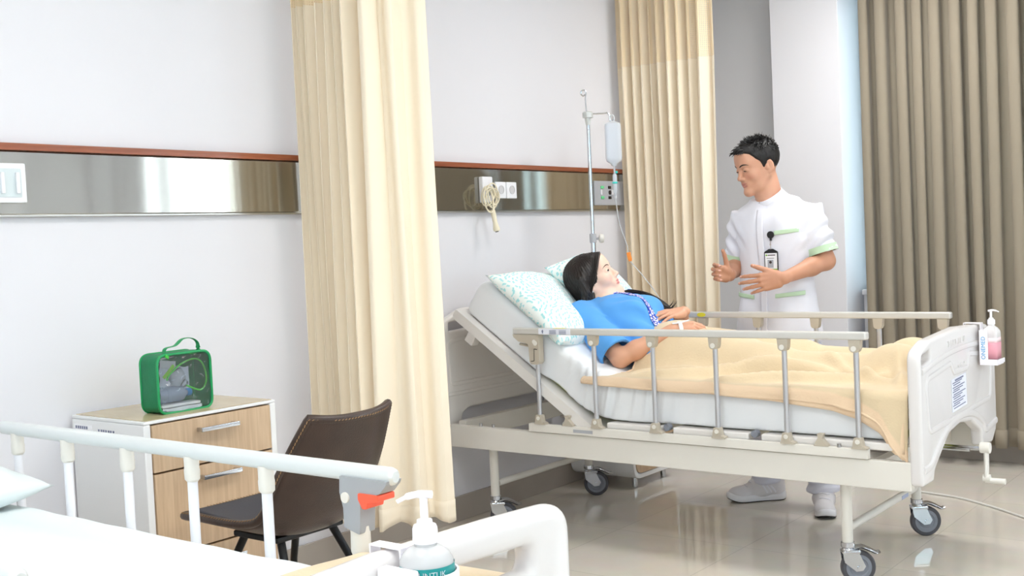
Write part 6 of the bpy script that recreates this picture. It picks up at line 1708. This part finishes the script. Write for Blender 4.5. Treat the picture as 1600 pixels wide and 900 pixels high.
# hair: cap with a side parting, long locks down the near side and one over the far shoulder
H = SDF(); H.ell(PH.w((0, -.022, .040)), np.array((.088, .108, .094))*PH.s, PH.R, .01)
for q_ in (-1, 1):
    H.cone(PH.w((q_*.070, -.030, .03)), PH.w((q_*.074, -.050, -.09)), .030*PH.s, .028*PH.s, .02)
H.cone(PH.w((0, -.07, .0)), PH.w((0, -.085, -.11)), .055*PH.s, .045*PH.s, .02)
def hairline2(p):
    q = PH.l(p); a = np.abs(q[:, 0])
    h = np.interp(q[:, 1]+a*.22, [-.12, .006, .022, .040, .058, .072, .086, .096, .104], [-.40, -.40, -.16, -.03, .020, .048, .066, .076, .084])
    return (h-q[:, 2])*PH.s*.5
H.add(hairline2, PH.o, 9, .006, 'i')
near_lock = [PH.w((.080, -.026, .03)), PH.w((.089, -.036, -.025))]; near_lock += [near_lock[1]+np.array([-.004, .006, -.045]), near_lock[1]+np.array([-.006, .010, -.085]), near_lock[1]+np.array([-.004, .006, -.118])]
for i in range(4): H.cone(near_lock[i], near_lock[i+1], .020-.002*i, .018-.0025*i, .012)
vh, fh = H.mesh(PH.o-.24, PH.o+.16, .0034, 1)
ql = PH.l(vh); nv = vnormals(vh, fh)
ph = np.arctan2(ql[:, 0], -ql[:, 1])
vh = vh+nv*(.0010*np.sin(ph*44+ql[:, 2]*30)+.0010*np.sin(ph*97-ql[:, 2]*22))[:, None]
bm = B(); addmesh(bm, [tuple(v) for v in vh], [tuple(f) for f in fh])
rs = np.random.default_rng(9)
for i in range(320):
    a = rs.uniform(-.02, .030); st = np.array([-.02+rs.normal()*.012, a, .128-abs(a)*.4]); sx = 1 if rs.random() < .75 else -1
    k = rs.uniform(0, 1)
    P = [st, np.array([sx*.062, a*.7-.012, .098]), np.array([sx*.091, -.02-.03*k, .03]), np.array([sx*.094, -.024-.045*k, -.05]), np.array([sx*(.086-.010*k), -.035-.05*k, -.12-.03*rs.random()])]
    strand(bm, [PH.w(p) for p in P], .0014)
for i in range(260):     # side sweep from the parting over the temple and behind the ear
    k = rs.uniform(0, 1); j = rs.normal(size=3)*.0022
    P = [np.array([.004, .088-.05*k, .096+.022*k]), np.array([.046, .080-.055*k, .078+.020*k]), np.array([.077, .046-.045*k, .030+.01*k]), np.array([.0895, -.006-.03*k, -.022]), np.array([.092, -.044-.025*k, -.070]), np.array([.088, -.064-.02*k, -.110])]
    strand(bm, [PH.w(p+j) for p in P], .0015)
for i in range(46):
    o_ = rs.normal(size=3)*.009; P = [p+o_*(.6+.25*j) for j, p in enumerate(near_lock)]; strand(bm, P+[P[-1]+np.array([.006, -.004, -.020])+rs.normal(size=3)*.006], .0030)
# far lock along the collar and over the chest
fl = [PH.w((-.062, -.02, -.06)), PH.w((-.06, .02, -.12)), Lc(.09, .10, .074), Lc(.10, .03, .104), Lc(.105, -.04, .112), Lc(.115, -.09, .106), Lc(.12, -.12, .094)]
for i in range(44):
    o_ = rs.normal(size=3)*np.array([.010, .004, .003]); fan = rs.normal(size=3)*.010
    P = [p+o_*(1 if j < 5 else .8)+fan*(j/6)**3 for j, p in enumerate(fl)]; strand(bm, P, .0034, 5)
for i in range(7):
    p = fl[5]+rs.normal(size=3)*.006; strand(bm, [p, p+np.array([.015, -.010, .012]), p+np.array([.026+rs.normal()*.006, -.02, .030+rs.normal()*.006])], .0016)
obj('hair', bm, m_hair2, pat, angle=None)
# shirt
def shirt():
    T = SDF()
    T.stack(CH, Rt, [-.30, -.20, -.10, 0, .075, .115, .145], [.172, .160, .156, .168, .160, .13, .072], [.050, .058, .092, .112, .082, .060, .046], oy=[.0, .002, .006, .008, .004, 0, 0], k=.02, pw=2.2)
    T.ell((4.2, 2.47, .785), (.170, .12, .085), None, .05)
    for x in (-.062, .066): T.ell(Lc(x, -.03, .072), (.062, .062, .052), None, .03)
    for (a, b_, sg) in ((s1, e1, -1), (s2, e2, 1)):
        d = nrm(b_-a); ln = np.linalg.norm(b_-a)
        def slv(p, a=a, d=d, ln=ln, sg=sg):
            q = p-a; y = q@d; r = np.interp(y, [-.05, .04, .15, .26], [.052, .066, .066, .074])
            rad = np.linalg.norm(q-np.outer(y, d), axis=1)
            w_ = .004*np.sin(y*55+np.arctan2(q[:, 0], q[:, 2])*3)*np.clip(y/.08, 0, 1)
            dd = np.maximum(rad-r-w_, np.maximum(y-ln*.90, -.04-y)); inn = np.maximum(rad-r+.010, ln*.74-y)
            return np.maximum(dd, -inn)
        T.add(slv, (a+b_)/2, .24, .03)
        T.cone(Lc(sg*.05, .125, -.02), a+en*.002, .042, .054, .03)
    return T
T2 = shirt()
T2.cone(Lc(0, .155, .0), Lc(.005, .30, .05), .052, .058, .004, 's')
vs, fs = T2.mesh((3.84, 2.24, .70), (4.60, 2.96, 1.10), .0036, 1)
nv = vnormals(vs, fs); lu = (vs-CH)@eu; lx = vs[:, 0]-4.2
fold = .004*wob(vs, 24, 2)+.0045*np.sin((lu*1.0+lx*1.5)*58)*np.exp(-((lx+.10)/.06)**2)*np.clip((.12-lu)/.1, 0, 1)
npobj('shirt', vs+nv*fold[:, None], fs, m_shirt, pat)
# dark blue floral trim down the front and round the neck
def floral():
    m = bpy.data.materials.new('floral_trim'); m.use_nodes = True; nt = m.node_tree; b = nt.nodes['Principled BSDF']; L = nt.links.new
    tc = nt.nodes.new('ShaderNodeTexCoord'); vo = nt.nodes.new('ShaderNodeTexVoronoi'); vo.inputs['Scale'].default_value = 62; L(tc.outputs['Object'], vo.inputs[0])
    r = nt.nodes.new('ShaderNodeValToRGB'); r.color_ramp.interpolation = 'CONSTANT'; e = r.color_ramp.elements
    e[0].color = (*lin((236, 226, 236)), 1); e[0].position = 0; e[1].color = (*lin((30, 60, 176)), 1); e[1].position = .36
    x = r.color_ramp.elements.new(.55); x.color = (*lin((44, 92, 206)), 1); x = r.color_ramp.elements.new(.66); x.color = (*lin((226, 222, 240)), 1)
    L(vo.outputs['Distance'], r.inputs[0]); L(r.outputs[0], b.inputs['Base Color']); b.inputs['Roughness'].default_value = .8; return m
m_flo = floral()
bpts = [Lc(-.004, .110, 0)+en*.2, Lc(-.012, .05, 0)+en*.2, Lc(-.030, -.04, 0)+en*.2, Lc(-.042, -.12, 0)+en*.2, Lc(-.050, -.17, 0)+en*.2]
P = spline(bpts, 6); g = []
for p in P:
    g.append([T2.project(p+ex_*a, -en)+en*.0045 for a in np.linspace(-.021, .021, 5)])
o = obj('front_trim', (np.array(g).reshape(-1, 3), grid_faces(len(g), 5)), m_flo, pat, angle=None, label='dark blue floral band'); solidify(o, .002, 0)
g = []
nc, nu_ = Lc(.0, .128, .010), nrm(Lc(-.01, .30, .08)-Lc(0, .155, 0)); n1 = nrm(np.cross(nu_, ex_)); n2 = np.cross(nu_, n1)
for (z, r) in ((-.012, .080), (-.002, .074), (.008, .068), (.016, .063), (.018, .060)):
    g.append([nc+nu_*z+(n1*math.cos(a)*1.05+n2*math.sin(a))*r for a in np.linspace(0, 2*PI, 40, endpoint=False)])
obj('neck_trim', (np.array(g).reshape(-1, 3), grid_faces(5, 40, False, True)), m_flo, pat, angle=None, label='dark blue floral neck band')
# tape and cannula on the near hand
m_tape = mat('white_tape', (246, 246, 248), .6)
f1 = nrm(np.array((.58, -.78, .10))); c0 = w1+f1*.030
bm = B(); tube(bm, [c0-f1*.008, c0+f1*.008], .0305, 20, caps=False, ell=(.80, 1.12), up=(-.42, -.12, .90)); q_ = obj('hand_tape', bm, m_tape, pat, label='white tape'); solidify(q_, .0015, 1)
bm = B(); a0 = c0+np.array((-.42, -.12, .90))*.026; tube(bm, spline([V(a0-f1*.03), V(a0), V(a0+f1*.04+np.array([0, 0, .004]))], 5), .0035, 8); obj('cannula', bm, mat('cannula', (236, 236, 240), .3), pat)
# ---------------------------------------------------------------- camera, light
cam = bpy.data.cameras.new('camera'); co = bpy.data.objects.new('camera', cam); COL.objects.link(co)
cam.sensor_width = 36; cam.lens = 1751.9167/1600*36; cam.clip_start = .02
Rm = Matrix(((0.6149126, 0.0596959, -0.7863326), (-0.7872400, -0.0119652, -0.6165306), (-0.0462130, 0.9981449, 0.0396374)))
co.matrix_world = Matrix.Translation((0, 0, 1.27)) @ Rm.to_4x4()
bpy.context.scene.camera = co
def area(name, loc, rot, sx, sy, power, col=(1, 1, 1), spread=180):
    l = bpy.data.lights.new(name, 'AREA'); l.shape = 'RECTANGLE'; l.size = sx; l.size_y = sy; l.energy = power; l.color = col; l.spread = math.radians(spread)
    o = bpy.data.objects.new(name, l); COL.objects.link(o); o.location = loc; o.rotation_euler = rot; return o
w = bpy.data.worlds.new('sky'); bpy.context.scene.world = w; w.use_nodes = True
bg = w.node_tree.nodes['Background']; bg.inputs[0].default_value = (.64, .88, 1., 1); bg.inputs[1].default_value = 7.
m_lamp = mat('lamp_diffuser', (255, 255, 255), .5, emit=((255, 252, 246), 12.))
m_lampf = mat('lamp_frame', (240, 240, 240), .4)
for i, (x, y) in enumerate(((1.0, 1.5), (3.3, 1.3), (5.1, 1.75), (1.0, -1.0), (3.4, -1.0), (-1.0, .6))):
    t = thing('ceiling_light', 'square recessed-style ceiling lamp above the ward', 'ceiling light', (x, y, CZ), 'ceiling lamps')
    bm = B(); bx(bm, x-.31, x+.31, y-.31, y+.31, CZ-.05, CZ, .006); obj('housing', bm, m_lampf, t)
    bm = B(); bx(bm, x-.28, x+.28, y-.28, y+.28, CZ-.056, CZ-.0505, 0); obj('diffuser', bm, m_lamp, t)
    area('lamp_light', (x, y, CZ-.07), (0, 0, 0), .56, .56, 31 if i != 2 else 40, (1, .99, .975))
# daylight through the right window, fill light through the added left one
area('window_daylight', (X1+.28, (W2[0]+W2[1])/2, (W2[2]+W2[3])/2), (0, PI/2, 0), W2[3]-W2[2], W2[1]-W2[0], 210, (.92, .97, 1))
area('window_daylight', (X0-.12, (W4[0]+W4[1])/2, (W4[2]+W4[3])/2), (0, -PI/2, 0), W4[3]-W4[2], W4[1]-W4[0], 60, (1, .995, .99))  # fill light placed behind the added left window
sc = bpy.context.scene
sc.view_settings.view_transform = 'Standard'; sc.view_settings.look = 'None'; sc.view_settings.exposure = -1.04; sc.view_settings.gamma = 1
sc.view_settings.use_curve_mapping = False
sc.cycles.use_denoising = True
sc.cycles.max_bounces = 10; sc.cycles.diffuse_bounces = 5; sc.cycles.transparent_max_bounces = 16; sc.cycles.sample_clamp_indirect = 8
